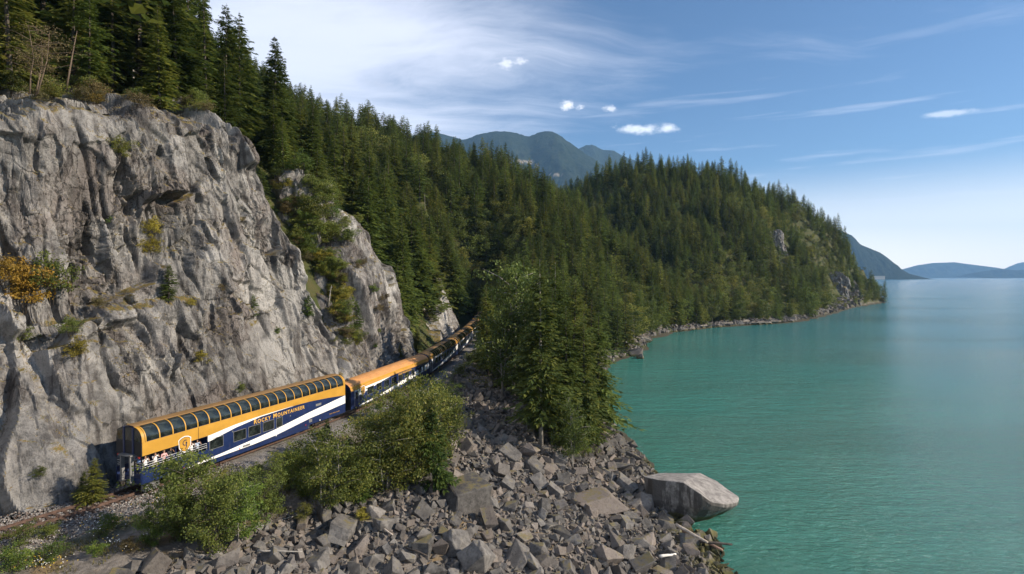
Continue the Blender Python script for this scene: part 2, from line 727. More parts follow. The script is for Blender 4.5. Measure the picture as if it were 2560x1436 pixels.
def axis(segs):
    out = []
    for a, b, st in segs:
        out += list(np.arange(a, b, st))
    out.append(segs[-1][1])
    return np.array(out)


gx = axis([(-420, -110, 14), (-110, -50, 2.5), (-50, 30, 0.8), (30, 130, 3.0), (130, 440, 5.0), (440, 700, 20)])
gy = axis([(-40, 20, 4), (20, 110, 0.8), (110, 200, 1.8), (200, 600, 5.0), (600, 1000, 20)])
GX, GY = np.meshgrid(gx, gy)
GZ = land(GX, GY)
GS, GD = to_sd(GX, GY)
ny, nx = GX.shape
idx = np.arange(nx * ny).reshape(ny, nx)
Q = np.stack([idx[:-1, :-1], idx[:-1, 1:], idx[1:, 1:], idx[1:, :-1]], -1).reshape(-1, 4)
gravel = (sstep(-GD, 3.0, 6.0) * sstep(130 - GY.ravel(), 0, 10) + sstep(1.2 - GZ.ravel(), 0, .6)).clip(0, 1)
ballast = sstep(4.3 - np.abs(GD), 0, 0.9) * sstep(GS, -60, -50)

m_ground, nt = new_mat("forest_floor")
geo = nt.node("ShaderNodeNewGeometry")
P = geo.outputs["Position"]
n1 = nt.noise(P, 0.35, 5, 0.6)
n2 = nt.noise(P, 2.2, 6, 0.65)
n3 = nt.noise(P, 9.0, 4, 0.7)
fl = nt.mix(nt.ss(n1, 0.38, 0.62), (0.045, 0.058, 0.018), (0.072, 0.066, 0.028))
gr = nt.mix(nt.ss(n2, 0.3, 0.7), (0.10, 0.088, 0.078), (0.22, 0.195, 0.17))
gr = nt.mix(nt.m("MULTIPLY", nt.ss(n1, 0.50, 0.66), 0.75), gr, (0.20, 0.135, 0.06))
ba = nt.mix(nt.ss(n3, 0.35, 0.65), (0.10, 0.095, 0.09), (0.30, 0.285, 0.27))
ba = nt.mix(nt.m("MULTIPLY", nt.ss(n2, 0.45, 0.75), 0.6), ba, (0.13, 0.08, 0.055))
c = nt.mix(nt.attr("gravel"), fl, gr)
c = nt.mix(nt.attr("ballast"), c, ba)
pz = nt.sep(P)[2]
c = nt.mix(nt.ss(pz, 1.5, 0.7), c, (0.050, 0.045, 0.030))
finish(nt, c, 0.9, nt.bump(nt.m("ADD", n3, n2), 0.7, 0.12), spec=0.15)
land_me = np_mesh("ground", np.stack([GX.ravel(), GY.ravel(), GZ.ravel()], -1), Q, [m_ground], True, attrs={"gravel": gravel, "ballast": ballast})
ground = tag(obj("ground", land_me), kind="structure")

# ------------------------------------------------------------------ water
m_water, nt = new_mat("water")
geo = nt.node("ShaderNodeNewGeometry")
P = geo.outputs["Position"]
px_, py_, pz_ = nt.sep(P)
sil = nt.noise(nt.mapping(P, (1, 1, 1)), 0.012, 3, 0.5)
near = nt.m("ADD", nt.m("MULTIPLY", px_, 0.008), nt.m("MULTIPLY", sil, 0.9))
nearf = nt.ss(near, 0.5, 2.3)
col = nt.mix(nearf, (0.040, 0.176, 0.136), (0.034, 0.152, 0.158))
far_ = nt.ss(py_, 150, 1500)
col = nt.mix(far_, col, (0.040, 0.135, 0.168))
band = nt.noise(nt.mapping(P, (0.004, 0.02, 1), (0, 0, R(12))), 1.0, 4, 0.6)
col = nt.mix(nt.m("MULTIPLY", nt.ss(band, 0.52, 0.7), 0.28), col, (0.030, 0.115, 0.100))
w1 = nt.noise(nt.mapping(P, (1.0, 2.6, 1), (0, 0, R(24))), 0.75, 6, 0.66, 0.5)
w2 = nt.noise(nt.mapping(P, (1.0, 2.8, 1), (0, 0, R(-14))), 0.16, 4, 0.55, 0.3)
w3 = nt.noise(nt.mapping(P, (1, 3.0, 1), (0, 0, R(8))), 0.02, 3, 0.5)
hgt = nt.m("ADD", nt.m("ADD", nt.m("MULTIPLY", w1, nt.m("ADD", 0.55, nt.m("MULTIPLY", nt.ss(band, 0.4, 0.65), 0.8))), nt.m("MULTIPLY", w2, 1.1)), w3)
finish(nt, col, 0.10, nt.bump(hgt, 0.9, 1.1), spec=0.27)
V = np.array([(-17000, -3000, 0), (17000, -3000, 0), (17000, 17500, 0), (-17000, 17500, 0)], float)
tag(obj("water", np_mesh("water", V, np.array([[0, 1, 2, 3]]), [m_water])), kind="structure")

# ------------------------------------------------------------------ far mountains
m_far, nt = new_mat("wooded_mountain")
geo = nt.node("ShaderNodeNewGeometry")
P = geo.outputs["Position"]
n1 = nt.noise(P, 0.004, 6, 0.6)
n2 = nt.noise(nt.mapping(P, (1, 1, 0.4)), 0.045, 5, 0.75)
c = nt.mix(nt.ss(n2, 0.35, 0.65), (0.008, 0.016, 0.011), (0.026, 0.037, 0.021))
c = nt.mix(nt.m("MULTIPLY", nt.ss(n1, 0.55, 0.7), 0.5), c, (0.040, 0.046, 0.028))
c = nt.mix(nt.attr("bare"), c, (0.26, 0.22, 0.17))
finish(nt, c, 0.95, nt.bump(n2, 1.0, 14.0), spec=0.05)


def ridge(name, prof, Y, depth, seed, rough, label, base=-5.0, bare=None, zfront=0.0, nxs=260, nys=70):
    """a wooded range whose crest, at distance Y, shows the outline prof [(px, py)]"""
    pr = np.array(prof, float)
    x = (pr[:, 0] - 1280) / FPX * Y
    z = HC + (692 - pr[:, 1]) / FPX * Y
    xs = np.linspace(x[0], x[-1], nxs)
    crest = np.interp(xs, x, z)
    ker = np.ones(5) / 5
    crest = np.convolve(np.pad(crest, 2, mode="edge"), ker, "valid")
    t = np.concatenate([np.linspace(0, 1, nys), 1 + np.linspace(0.08, 1, 18)])
    XX, TT = np.meshgrid(xs, t)
    CC = np.broadcast_to(crest, XX.shape)
    prof_t = np.where(TT <= 1, TT ** 0.85, 1 - (TT - 1) ** 1.2 * 0.8)
    YY = Y - depth * (1 - TT)
    k = fbm(XX / (depth * 0.16) + 3, YY / (depth * 0.30), 5, seed)
    hump = np.sin(np.clip(TT, 0, 1) * math.pi)
    ZZ = base + (CC - base) * prof_t + k * rough * hump * np.clip(CC / crest.max(), 0, 1) + vnoise(XX / (rough * .22), YY / (rough * .22), None, seed + 7) * rough * 0.045
    at = np.zeros(XX.size)
    if bare:
        pxx, pyy, _ = project(np.stack([XX.ravel(), YY.ravel(), ZZ.ravel()], -1))
        for bx, by, bw, bh in bare:
            at = np.maximum(at, sstep(1.25 - np.hypot((pxx - bx - (pyy - by) * .8) / bw, (pyy - by) / bh) + vnoise(pxx / 9, pyy / 5, None, 2) * .6, 0, .5))
    ii = np.arange(XX.size).reshape(XX.shape)
    Q = np.stack([ii[:-1, :-1], ii[:-1, 1:], ii[1:, 1:], ii[1:, :-1]], -1).reshape(-1, 4)
    me = np_mesh(name, np.stack([XX.ravel(), YY.ravel(), ZZ.ravel()], -1), Q, [m_far], True, attrs={"bare": at})
    return tag(obj(name, me), kind="structure", label=label)


ridge("mountain", [(560, 470), (800, 420), (950, 372), (1040, 340), (1085, 332), (1120, 340), (1160, 353), (1200, 336), (1240, 331), (1285, 332), (1320, 345), (1345, 334), (1368, 328), (1392, 336),
                   (1425, 360), (1460, 384), (1500, 410), (1560, 450), (1610, 500), (1660, 560)], 5200, 1500, 21, 110,
      "dark wooded mountain with a rounded double summit behind the forest", bare=[(1300, 404, 26, 4), (1340, 416, 9, 2.5), (1392, 437, 12, 2)])
ridge("mountain", [(1200, 470), (1330, 420), (1400, 392), (1440, 376), (1462, 366), (1482, 364), (1505, 377), (1530, 377), (1560, 393), (1590, 404), (1630, 440), (1670, 500)], 7000, 1500, 5, 120,
      "smaller blue peak just right of the rounded mountain")
ridge("far_headland", [(1900, 520), (2060, 560), (2130, 590), (2150, 612), (2175, 622), (2200, 632), (2225, 650), (2248, 672), (2262, 682), (2278, 686), (2288, 692.6)], 5600, 260, 9, 36,
      "steep hazy headland dropping to the water beyond the near headland", base=-2, nxs=200)
ridge("far_island", [(2180, 690), (2262, 672), (2290, 664), (2330, 658), (2385, 656), (2430, 662), (2480, 668), (2530, 676), (2640, 684)], 13500, 500, 15, 40,
      "long low hazy blue island on the horizon", base=-2, nxs=160, nys=30)
ridge("far_island", [(2410, 691.5), (2430, 683), (2470, 677), (2500, 673), (2540, 676), (2600, 672), (2700, 680)], 10500, 400, 25, 30,
      "darker low island at the right in front of the blue hills", base=-2, nxs=140, nys=30)
ridge("far_island", [(2490, 690), (2520, 668), (2545, 658), (2580, 652), (2640, 640), (2760, 670)], 15500, 500, 35, 40,
      "pale hazy hill rising at the right edge of the horizon", base=-2, nxs=140, nys=30)

# ------------------------------------------------------------------ rock
def rock_nodes(nt, P, nz, dark=1.0, moss=1.0, tide=False, obj_tone=False):
    n1 = nt.noise(P, 0.16, 5, 0.6)
    n2 = nt.noise(P, 0.75, 6, 0.65)
    n3 = nt.noise(P, 5.5, 6, 0.72)
    n4 = nt.noise(P, 17.0, 3, 0.7)
    st = nt.noise(nt.mapping(P, (0.85, 0.85, 0.075)), 1.0, 5, 0.62, 0.15)
    c = nt.mix(nt.ss(n2, 0.32, 0.66), tuple(v * dark for v in (0.106, 0.101, 0.097)), tuple(v * dark for v in (0.296, 0.281, 0.264)))
    c = nt.mix(nt.m("MULTIPLY", nt.ss(n1, 0.46, 0.66), 0.7), c, tuple(v * dark for v in (0.168, 0.138, 0.122)))
    return n1, n2, n3, n4, st, c


m_cliff, nt = new_mat("cliff_rock")
geo = nt.node("ShaderNodeNewGeometry")
P = geo.outputs["Position"]
nz = nt.sep(geo.outputs["Normal"])[2]
n1, n2, n3, n4, st, c = rock_nodes(nt, P, nz)
c = nt.mix(nt.m("MULTIPLY", nt.ss(st, 0.51, 0.62), 0.78), c, (0.064, 0.057, 0.054))
c = nt.mix(nt.m("MULTIPLY", nt.ss(st, 0.44, 0.30), 0.45), c, (0.30, 0.285, 0.268))
c = nt.mix(nt.m("MULTIPLY", nt.attr("fresh"), 0.85), c, (0.355, 0.342, 0.322))
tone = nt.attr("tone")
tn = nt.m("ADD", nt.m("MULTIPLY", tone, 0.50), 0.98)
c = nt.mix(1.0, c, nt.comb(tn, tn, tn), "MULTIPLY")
sp = nt.m("ADD", nt.m("MULTIPLY", nt.ss(n4, 0.62, 0.72), 0.5), 1.0)
c = nt.mix(1.0, c, nt.comb(sp, sp, sp), "MULTIPLY")
dk = nt.m("SUBTRACT", 1.0, nt.m("MULTIPLY", nt.ss(n3, 0.5, 0.36), 0.35))
c = nt.mix(1.0, c, nt.comb(dk, dk, dk), "MULTIPLY")
mossc = nt.mix(nt.ss(n3, 0.4, 0.6), (0.20, 0.125, 0.035), (0.085, 0.085, 0.022))
mf = nt.m("MULTIPLY", nt.ss(nt.m("ADD", nz, nt.m("MULTIPLY", nt.m("SUBTRACT", n2, 0.5), 1.3)), 0.62, 0.86), 0.92)
c = nt.mix(mf, c, mossc)
crk = nt.node("ShaderNodeTexVoronoi", feature="DISTANCE_TO_EDGE")
nt.put(crk.inputs["Vector"], nt.mapping(nt.vm("ADD", P, nt.comb(nt.m("MULTIPLY", n2, 1.6), nt.m("MULTIPLY", n2, 1.1), nt.m("MULTIPLY", n1, 2.0))), (1.1, 1.1, 0.26), (0, R(9), 0)))
crk.inputs["Scale"].default_value = 1.0
ck = nt.m("MULTIPLY", nt.ss(crk.outputs["Distance"], 0.045, 0.0), nt.ss(n1, 0.50, 0.60))
c = nt.mix(nt.m("MULTIPLY", ck, 0.75), c, (0.035, 0.030, 0.027))
finish(nt, c, 0.88, nt.bump(nt.m("SUBTRACT", nt.m("ADD", nt.m("MULTIPLY", n3, 1.0), nt.m("MULTIPLY", n4, 0.35)), nt.m("MULTIPLY", ck, 0.8)), 0.95, 0.12), spec=0.2)


def cliff(name, label, Ss, Hs, s0, s1, step, profile, seed, amp, plateau, tail_rise, foot=4.7, smooth_low=True):
    ns = int((s1 - s0) / step) + 1
    s = np.linspace(s0, s1, ns)
    H = np.interp(s, Ss, Hs)
    H = np.convolve(np.pad(H, 6, mode="edge"), np.ones(13) / 13, "valid") if ns > 60 else H
    H = H + fbm(s / 4.0, s * 0, 4, seed + 31) * 1.1 * np.clip(H / 12, 0, 1)
    hmax = max(Hs)
    nf = int(hmax * 1.12 / step)
    npl = max(8, int(plateau / (step * 2.2)))
    f = np.concatenate([np.linspace(0, 1, nf), 1 + np.linspace(1 / npl, 1, npl)])
    S, Fq = np.meshgrid(s, f)
    HH = np.broadcast_to(H, S.shape)
    fc = np.clip(Fq, 0, 1)
    d, z = profile(S, fc, HH)
    over = np.clip(Fq - 1, 0, 1)
    d = d + over * plateau
    z = z + over * plateau * tail_rise - 0.7 * (1 - fc) ** 6
    foot_n = fbm(s / 5.0, s * 0 + 4, 3, seed + 41) * 0.7
    d = d + foot + foot_n[None, :] * (1 - 0.5 * fc)
    v = np.cumsum(np.concatenate([np.zeros((1, S.shape[1])), np.hypot(np.diff(d, axis=0), np.diff(z, axis=0))]), axis=0)
    dd = np.gradient(d, axis=0)
    dzv = np.gradient(z, axis=0)
    ln = np.hypot(dd, dzv) + 1e-9
    nd, nzv = -dzv / ln, dd / ln
    # relief
    wu = S + fbm(S / 9, v / 16, 2, seed) * 1.1 + fbm(S / 1.6, v / 2.6, 3, seed + 1) * 0.09
    wv = v + fbm(S / 8, v / 7, 3, seed + 2) * 1.6 + fbm(S / 1.8, v / 1.6, 3, seed + 3) * 0.14
    wu = wu + 0.16 * wv                                          # joints lean
    rugged = sstep(fc + fbm(S / 11, v / 11, 2, seed + 9) * 0.22, 0.34, 0.52) if smooth_low else np.ones_like(S)
    rugged = 0.42 + 0.68 * rugged
    disp = fbm(S / 13, v / 18, 2, seed + 5) * 0.8
    tone = np.zeros_like(S)
    fresh = np.zeros_like(S)
    crisp = np.zeros_like(S)
    rug2 = rugged * (0.35 + 0.65 * sstep(fbm(S / 5, v / 5, 2, seed + 77), -0.1, 0.4))
    for cu, cv, a, tl, wt, sd in ((6.0, 17, 0.85, 0.15, 1.0, 11), (2.5, 7.5, 0.48, 0.22, rugged, 12), (1.45, 4.8, 0.20, 0.25, rug2 + .2, 15), (0.80, 2.3, 0.125, 0.24, rug2 + .1, 13), (0.40, 0.70, 0.06, 0.26, rug2, 14)):
        bx, by, ra, rb, rc, rd, e, b2x, b2y, qa, qb, qc = cells(wu, wv, cu, cv, seed + sd, True)
        pl = ra * a + (rb * bx + rc * by) * tl
        pl2 = qa * a + (qb * b2x + qc * b2y) * tl
        k_ = 0.5 + 0.5 * sstep(e * cu, 0.0, max(0.12, 1.5 * step) if cu > 2 else 1.0 * step)
        pl = pl * k_ + pl2 * (1 - k_)
        gap = np.exp(-(e * cu / max(0.075, .8 * step)) ** 2) * (rd > (0.0 if cu > 1 else .3)) * (0.10 + a * 0.45)
        if cu > 2:
            disp = disp + wt * (pl - gap)
        else:
            crisp = crisp + wt * (pl - gap)
        tone = tone + rd * wt * (0.30 if cu > 2 else 0.17)
        if cu < 3:
            fresh = np.maximum(fresh, (rd > 0.72) * wt * 0.55 * (cu > 0.5))
    # long vertical cracks
    for k in range(22):
        s_c = s0 + (s1 - s0) * hsh(np.array([k]), np.array([3]), np.array([seed]), 5)[0]
        f_c = 0.35 + 0.5 * hsh(np.array([k]), np.array([7]), np.array([seed]), 5)[0]
        off = S - s_c + (v - v.mean()) * 0.18 + vnoise(v / 2.3, v * 0 + k, None, seed + 50 + k) * 0.6
        disp = disp - np.exp(-(off / 0.15) ** 2) * sstep(0.12 + 0.16 * (k % 3) / 2 - np.abs(fc - f_c), 0, 0.08) * 0.8
    crisp = crisp + fbm(S / 0.7, v / 0.7, 3, seed + 60) * 0.05 * (0.4 + rugged)
    fade = (1 - 0.75 * over) * np.clip(HH / 6, 0.12, 1)
    disp = np.clip(disp * fade * amp, -3.0, 1.9 - 1.1 * sstep(fc, .8, 1))
    for ax_ in (0, 1):
        pd_ = np.pad(disp, [(1, 1) if a_ == ax_ else (0, 0) for a_ in (0, 1)], mode="edge")
        disp = 0.25 * np.take(pd_, range(0, disp.shape[ax_]), ax_) + 0.5 * disp + 0.25 * np.take(pd_, range(2, disp.shape[ax_] + 2), ax_)
    disp = disp + crisp * fade * amp
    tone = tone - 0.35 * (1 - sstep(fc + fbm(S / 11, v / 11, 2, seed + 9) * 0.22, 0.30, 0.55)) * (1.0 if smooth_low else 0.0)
    d = d + nd * disp
    z = z + nzv * disp
    d = np.maximum(d, 2.7 + 0.02 * z)
    XY = at_sd(S.ravel(), d.ravel())
    V = np.concatenate([XY, (ZB + z).reshape(-1, 1)], 1)
    fresh = fresh * sstep(fbm(S / 7, v / 7, 3, seed + 70), 0.0, 0.45)
    fresh = np.maximum(fresh, 0.9 * sstep(fbm(S / 6, v / 9, 4, seed + 71) + 0.75 * np.clip((S - s0) / (s1 - s0), 0, 1), 0.55, 1.05))
    ii = np.arange(S.size).reshape(S.shape)
    Q = np.stack([ii[:-1, :-1], ii[1:, :-1], ii[1:, 1:], ii[:-1, 1:]], -1).reshape(-1, 4)
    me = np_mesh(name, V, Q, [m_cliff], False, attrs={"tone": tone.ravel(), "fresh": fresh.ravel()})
    return tag(obj(name, me), kind="structure", label=label), V, Q


def prof_a(S, f, H):
    z = f * H
    low = np.minimum(z, 15.0)
    lean1 = 0.34 + 0.02 * sstep(S, 18, 30)
    d = low * lean1 + np.maximum(z - 15.0, 0) * (0.16 + 0.10 * sstep(S, 14, 28))
    ledge = 1.7 * sstep(z, 14.4, 15.2) * sstep(-S, -22, -8)
    top = 1.6 * sstep(f, 0.955, 1.0) ** 2
    return d + ledge + top, z - 0.15 * top


def prof_b(S, f, H):
    z = f * H
    return z * 0.30 + 1.4 * sstep(f, 0.9, 1.0) ** 2, z


def prof_k(S, f, H):
    z = f * H
    return z * 0.36 + 1.6 * sstep(f, 0.88, 1.0) ** 2, z


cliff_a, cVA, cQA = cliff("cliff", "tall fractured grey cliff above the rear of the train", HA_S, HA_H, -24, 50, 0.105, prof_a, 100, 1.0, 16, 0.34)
cliff_b, cVB, cQB = cliff("cliff", "pinkish grey rock face beyond the shrubby gully above the single-level coaches", HB_S, HB_H, 35, 67.6, 0.16, prof_b, 200, 0.95, 9, 0.55, smooth_low=False)
cliff_k, cVK, cQK = cliff("cliff", "tan rock knob with a bare sloping top beside the locomotives", HK_S, HK_H, 88, 134, 0.25, prof_k, 300, 0.8, 9, 0.40, smooth_low=False)


# loose rocks: convex angular blocks
def hull_block(seed, npts, flat=0.75, bev=0.03):
    rn = random.Random(seed)
    bm = bmesh.new()
    shx, shy = rn.uniform(-.35, .35), rn.uniform(-.35, .35)
    cor = [Vector((a, b, c)) for a in (-1, 1) for b in (-1, 1) for c in (-1, 1)]
    rn.shuffle(cor)
    for i in range(npts):
        if i < 7:
            v = Vector([q * rn.uniform(.55, .98) for q in cor[i]])
        else:
            v = Vector((rn.uniform(-1, 1), rn.uniform(-1, 1), rn.uniform(-1, 1)))
            m = max(abs(v.x), abs(v.y), abs(v.z))
            v = v / m * rn.uniform(.8, 1.0)
        v.x += shx * v.z
        v.y += shy * v.z
        v.z *= flat
        v.x *= 1.0
        v.y *= 0.8
        bm.verts.new(v)
    r = bmesh.ops.convex_hull(bm, input=bm.verts)
    bmesh.ops.delete(bm, geom=[g for g in r["geom_interior"] if isinstance(g, bmesh.types.BMVert)], context="VERTS")
    bmesh.ops.dissolve_limit(bm, angle_limit=R(14), verts=bm.verts, edges=bm.edges)
    if bev:
        bmesh.ops.bevel(bm, geom=list(bm.edges), offset=bev, offset_type="OFFSET", segments=1, affect="EDGES", profile=0.5, clamp_overlap=True)
    bmesh.ops.triangulate(bm, faces=bm.faces)
    bmesh.ops.recalc_face_normals(bm, faces=bm.faces)
    V = np.array([v.co[:] for v in bm.verts])
    bm.verts.index_update()
    F = np.array([[v.index for v in f.verts] for f in bm.faces])
    bm.free()
    return V, F


def rough_block(seed, npts, flat):
    """a bigger block with broken, uneven faces"""
    V, F = hull_block(seed, npts, flat, 0.035)
    bm = bmesh.new()
    vs_ = [bm.verts.new(p) for p in V]
    for f in F:
        try:
            bm.faces.new([vs_[i] for i in f])
        except ValueError:
            pass
    bmesh.ops.subdivide_edges(bm, edges=[e for e in bm.edges if e.calc_length() > 0.3], cuts=2, use_grid_fill=True)
    bmesh.ops.triangulate(bm, faces=bm.faces)
    P = np.array([v.co[:] for v in bm.verts])
    bx, by, ra, rb, rc, rd, e = cells(P[:, 0] + P[:, 2] * .5, P[:, 1] + P[:, 2] * .6, .55, .55, seed)
    k = 1 + (ra * 0.035 + vnoise(P[:, 0] * 3, P[:, 1] * 3, P[:, 2] * 3, seed) * 0.035)
    P = P * k[:, None]
    bm.verts.index_update()
    F = np.array([[v.index for v in f.verts] for f in bm.faces])
    bm.free()
    return P, F


def boulder_mat(name, k_, vary, mossy, stain_shade=0.0):
    m_, nt = new_mat(name)
    tc = nt.node("ShaderNodeTexCoord")
    oi = nt.node("ShaderNodeObjectInfo")
    geo = nt.node("ShaderNodeNewGeometry")
    Pw = geo.outputs["Position"]
    nz = nt.sep(geo.outputs["Normal"])[2]
    n2 = nt.noise(Pw, 1.1, 6, 0.65)
    n3 = nt.noise(Pw, 5.0, 6, 0.72)
    n4 = nt.noise(Pw, 16.0, 3, 0.7)
    rnd = oi.outputs["Random"]
    isl = geo.outputs["Random Per Island"]
    rr = nt.m("FRACT", nt.m("ADD", nt.m("MULTIPLY", rnd, 7.13), nt.m("MULTIPLY", isl, 3.7)))
    c = nt.mix(nt.ss(n2, 0.32, 0.68), tuple(v * k_ for v in (0.088, 0.082, 0.077)), tuple(v * k_ for v in (0.192, 0.180, 0.167)))
    c = nt.mix(nt.m("MULTIPLY", nt.ss(rr, 0.45, 0.95), 0.6), c, (0.185, 0.150, 0.125))
    tn = nt.m("ADD", nt.m("MULTIPLY", nt.m("FRACT", nt.m("MULTIPLY", rr, 13.7)), 0.75 * vary), 1.03 - 0.37 * vary)
    c = nt.mix(1.0, c, nt.comb(tn, tn, tn), "MULTIPLY")
    sp = nt.m("ADD", nt.m("MULTIPLY", nt.ss(n4, 0.60, 0.70), 0.45), nt.m("SUBTRACT", 1.0, nt.m("MULTIPLY", nt.ss(n3, 0.5, 0.36), 0.35)))
    c = nt.mix(1.0, c, nt.comb(sp, sp, sp), "MULTIPLY")
    mf = nt.m("MULTIPLY", nt.ss(nt.m("ADD", nz, nt.m("MULTIPLY", nt.m("SUBTRACT", n2, 0.5), 2.4)), 0.9, 1.2), 0.75 * mossy)
    c = nt.mix(mf, c, nt.mix(nt.ss(n3, .4, .6), (0.17, 0.125, 0.045), (0.10, 0.095, 0.04)))
    wz = nt.sep(Pw)[2]
    if stain_shade:
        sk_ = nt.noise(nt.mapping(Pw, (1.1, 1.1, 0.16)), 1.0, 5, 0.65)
        c = nt.mix(nt.m("MULTIPLY", nt.m("MULTIPLY", nt.ss(sk_, 0.40, 0.54), nt.ss(nz, 0.62, 0.30)), 0.85), c, (0.060, 0.054, 0.050))  # dark water streaks on steep faces, also painting shade into the front's colour
    tide = nt.ss(nt.m("ADD", wz, nt.m("MULTIPLY", n2, 0.8)), 1.35, 0.85)
    c = nt.mix(nt.m("MULTIPLY", tide, 0.85), c, nt.mix(nt.ss(n3, .4, .6), (0.075, 0.07, 0.035), (0.12, 0.11, 0.02)))
    wet = nt.ss(wz, 0.55, 0.1)
    c = nt.mix(nt.m("MULTIPLY", wet, 0.7), c, (0.03, 0.027, 0.017))
    finish(nt, c, 0.85, nt.bump(nt.m("ADD", n3, nt.m("MULTIPLY", n4, 0.4)), 0.8, 0.07), spec=0.22)
    return m_


m_boulder = boulder_mat("boulder_rock", 0.80, 1.0, 1.0)
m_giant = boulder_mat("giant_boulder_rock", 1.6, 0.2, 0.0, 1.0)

BIG = []
for k in range(18):
    V, F = rough_block(500 + k, 9 + k % 6, 0.58 + 0.09 * (k % 5))
    BIG.append(np_mesh("boulder", V, F, [m_boulder], False))
SMALL = [hull_block(700 + k, 8 + k % 4, 0.6 + 0.1 * (k % 4), 0) for k in range(14)]


def rotm(rx, ry, rz):
    cx, sx, cy2, sy, cz, sz = np.cos(rx), np.sin(rx), np.cos(ry), np.sin(ry), np.cos(rz), np.sin(rz)
    M = np.empty((len(rx), 3, 3))
    M[:, 0, 0] = cy2 * cz
    M[:, 0, 1] = sx * sy * cz - cx * sz
    M[:, 0, 2] = cx * sy * cz + sx * sz
    M[:, 1, 0] = cy2 * sz
    M[:, 1, 1] = sx * sy * sz + cx * cz
    M[:, 1, 2] = cx * sy * sz - sx * cz
    M[:, 2, 0] = -sy
    M[:, 2, 1] = sx * cy2
    M[:, 2, 2] = cx * cy2
    return M


def joined(protos, pick, pos, scl, rot):
    Vs, Fs, off = [], [], 0
    M = rotm(*rot.T)
    for k, (V, F) in enumerate(protos):
        w_ = np.where(pick == k)[0]
        if not len(w_):
            continue
        A = np.einsum("nij,nkj->nki", M[w_], V[None] * scl[w_][:, None, :]) + pos[w_][:, None, :]
        nV = len(V)
        Vs.append(A.reshape(-1, 3))
        Fs.append((F[None] + (np.arange(len(w_)) * nV)[:, None, None] + off).reshape(-1, F.shape[1]))
        off += nV * len(w_)
    return np.concatenate(Vs), np.concatenate(Fs)


def in_poly(px, py, poly):
    poly = np.array(poly, float)
    r = np.zeros(len(px), bool)
    j = len(poly) - 1
    for i in range(len(poly)):
        xi, yi = poly[i]
        xj, yj = poly[j]
        c_ = ((yi > py) != (yj > py)) & (px < (xj - xi) * (py - yi) / (yj - yi + 1e-12) + xi)
        r ^= c_
        j = i
    return r


bpy.context.view_layer.update()
DG = bpy.context.evaluated_depsgraph_get()


def hit(px, py):
    """where the view ray through a photograph pixel meets the land or the cliffs"""
    ok, loc, n, i, o, m = SC.ray_cast(DG, cam_pos, pray(px, py), distance=3000)
    return (loc, n) if ok else (None, None)


def drop(x, y):
    ok, loc, n, i, o, m = SC.ray_cast(DG, Vector((x, y, 400)), Vector((0, 0, -1)))
    return (loc, n) if ok else (None, None)


# ------------------------------------------------------------------ the rock slope
TALUS = [(150, 1500), (330, 1425), (560, 1372), (610, 1335), (700, 1300), (760, 1262), (900, 1265), (1000, 1230), (1080, 1180), (1110, 1120), (1140, 1060), (1120, 1000), (1110, 960),
         (1165, 930), (1260, 930), (1330, 970), (1420, 1010), (1500, 1040), (1640, 1180), (1720, 1290), (1800, 1360), (1840, 1436), (1900, 1560), (150, 1560)]
rocks = []      # x, y, r


def try_rocks(n, r0, r1, tries, overlap=0.86, poly=TALUS, ymax=135):
    made = 0
    B = 4000
    while made < n and tries > 0:
        tries -= 1
        x = RNG.uniform(-36, 24, B)
        y = RNG.uniform(28, ymax, B)
        z = land(x, y)
        px, py, dep = project(np.stack([x, y, z], -1))
        ok = in_poly(px, py, poly) & (z > -0.7)
        for a, b, c_ in zip(x[ok], y[ok], z[ok]):
            r = r0 + (r1 - r0) * RNG.random() ** 1.6
            key = (int(a // 4), int(b // 4))
            good = True
            for i in (-1, 0, 1):
                for j in (-1, 0, 1):
                    for (xx, yy, r_) in GRID.get((key[0] + i, key[1] + j), ()):
                        if (a - xx) ** 2 + (b - yy) ** 2 < ((r + r_) * overlap) ** 2:
                            good = False
                            break
                    if not good:
                        break
                if not good:
                    break
            if good:
                GRID.setdefault(key, []).append((a, b, r))
                rocks.append((a, b, c_, r))
                made += 1
                if made >= n:
                    break


GRID = {}
NOTED = [(1495, 1262, 2.1, "broad pinkish slab boulder"), (1536, 1172, 1.5, "pale tilted slab boulder"), (1517, 1396, 1.5, None), (1226, 1310, 1.3, None), (1271, 1275, 1.1, None), (1603, 1286, 1.1, None), (1353, 1292, 1.1, None),
         (1401, 1268, 1.1, None), (1349, 1212, 1.6, None), (1652, 1250, 1.5, None), (1668, 1322, 1.2, None), (1163, 1262, 2.2, "largest broad grey boulder"), (860, 1332, 1.4, "big rounded dark boulder"), (1148, 1205, 1.1, None),
         (1055, 1284, 1.2, None), (935, 1290, 1.1, None), (1144, 1366, 1.4, None), (1058, 1376, 1.2, None), (797, 1414, 1.2, None), (901, 1376, 1.2, None), (1200, 1414, 1.9, None), (1290, 1402, 1.5, None),
         (1080, 1180, 0.8, "upright pale pointed boulder"), (1410, 1340, 1.2, None), (1330, 1420, 1.3, None), (680, 1400, 1.2, None), (1600, 1360, 1.1, None), (1450, 1185, 1.0, None)]
noted = []
for px, py, r, lb in NOTED:
    loc, n = hit(px, py)
    if loc is None:
        continue
    r = r * (0.68 if lb is None else 0.9)
    GRID.setdefault((int(loc.x // 4), int(loc.y // 4)), []).append((loc.x, loc.y, r))
    rocks.append((loc.x, loc.y, loc.z, r))
    noted.append(lb)
try_rocks(55, 0.75, 1.10, 14, 0.84)
try_rocks(560, 0.42, 0.80, 16, 0.80)
try_rocks(1500, 0.24, 0.42, 16, 0.78)
try_rocks(2600, 0.18, 0.32, 18, 0.8)
try_rocks(4200, 0.09, 0.18, 18, 0.75)
rk = np.array(rocks)
px, py, dep = project(rk[:, :3])
size = rk[:, 3] / dep
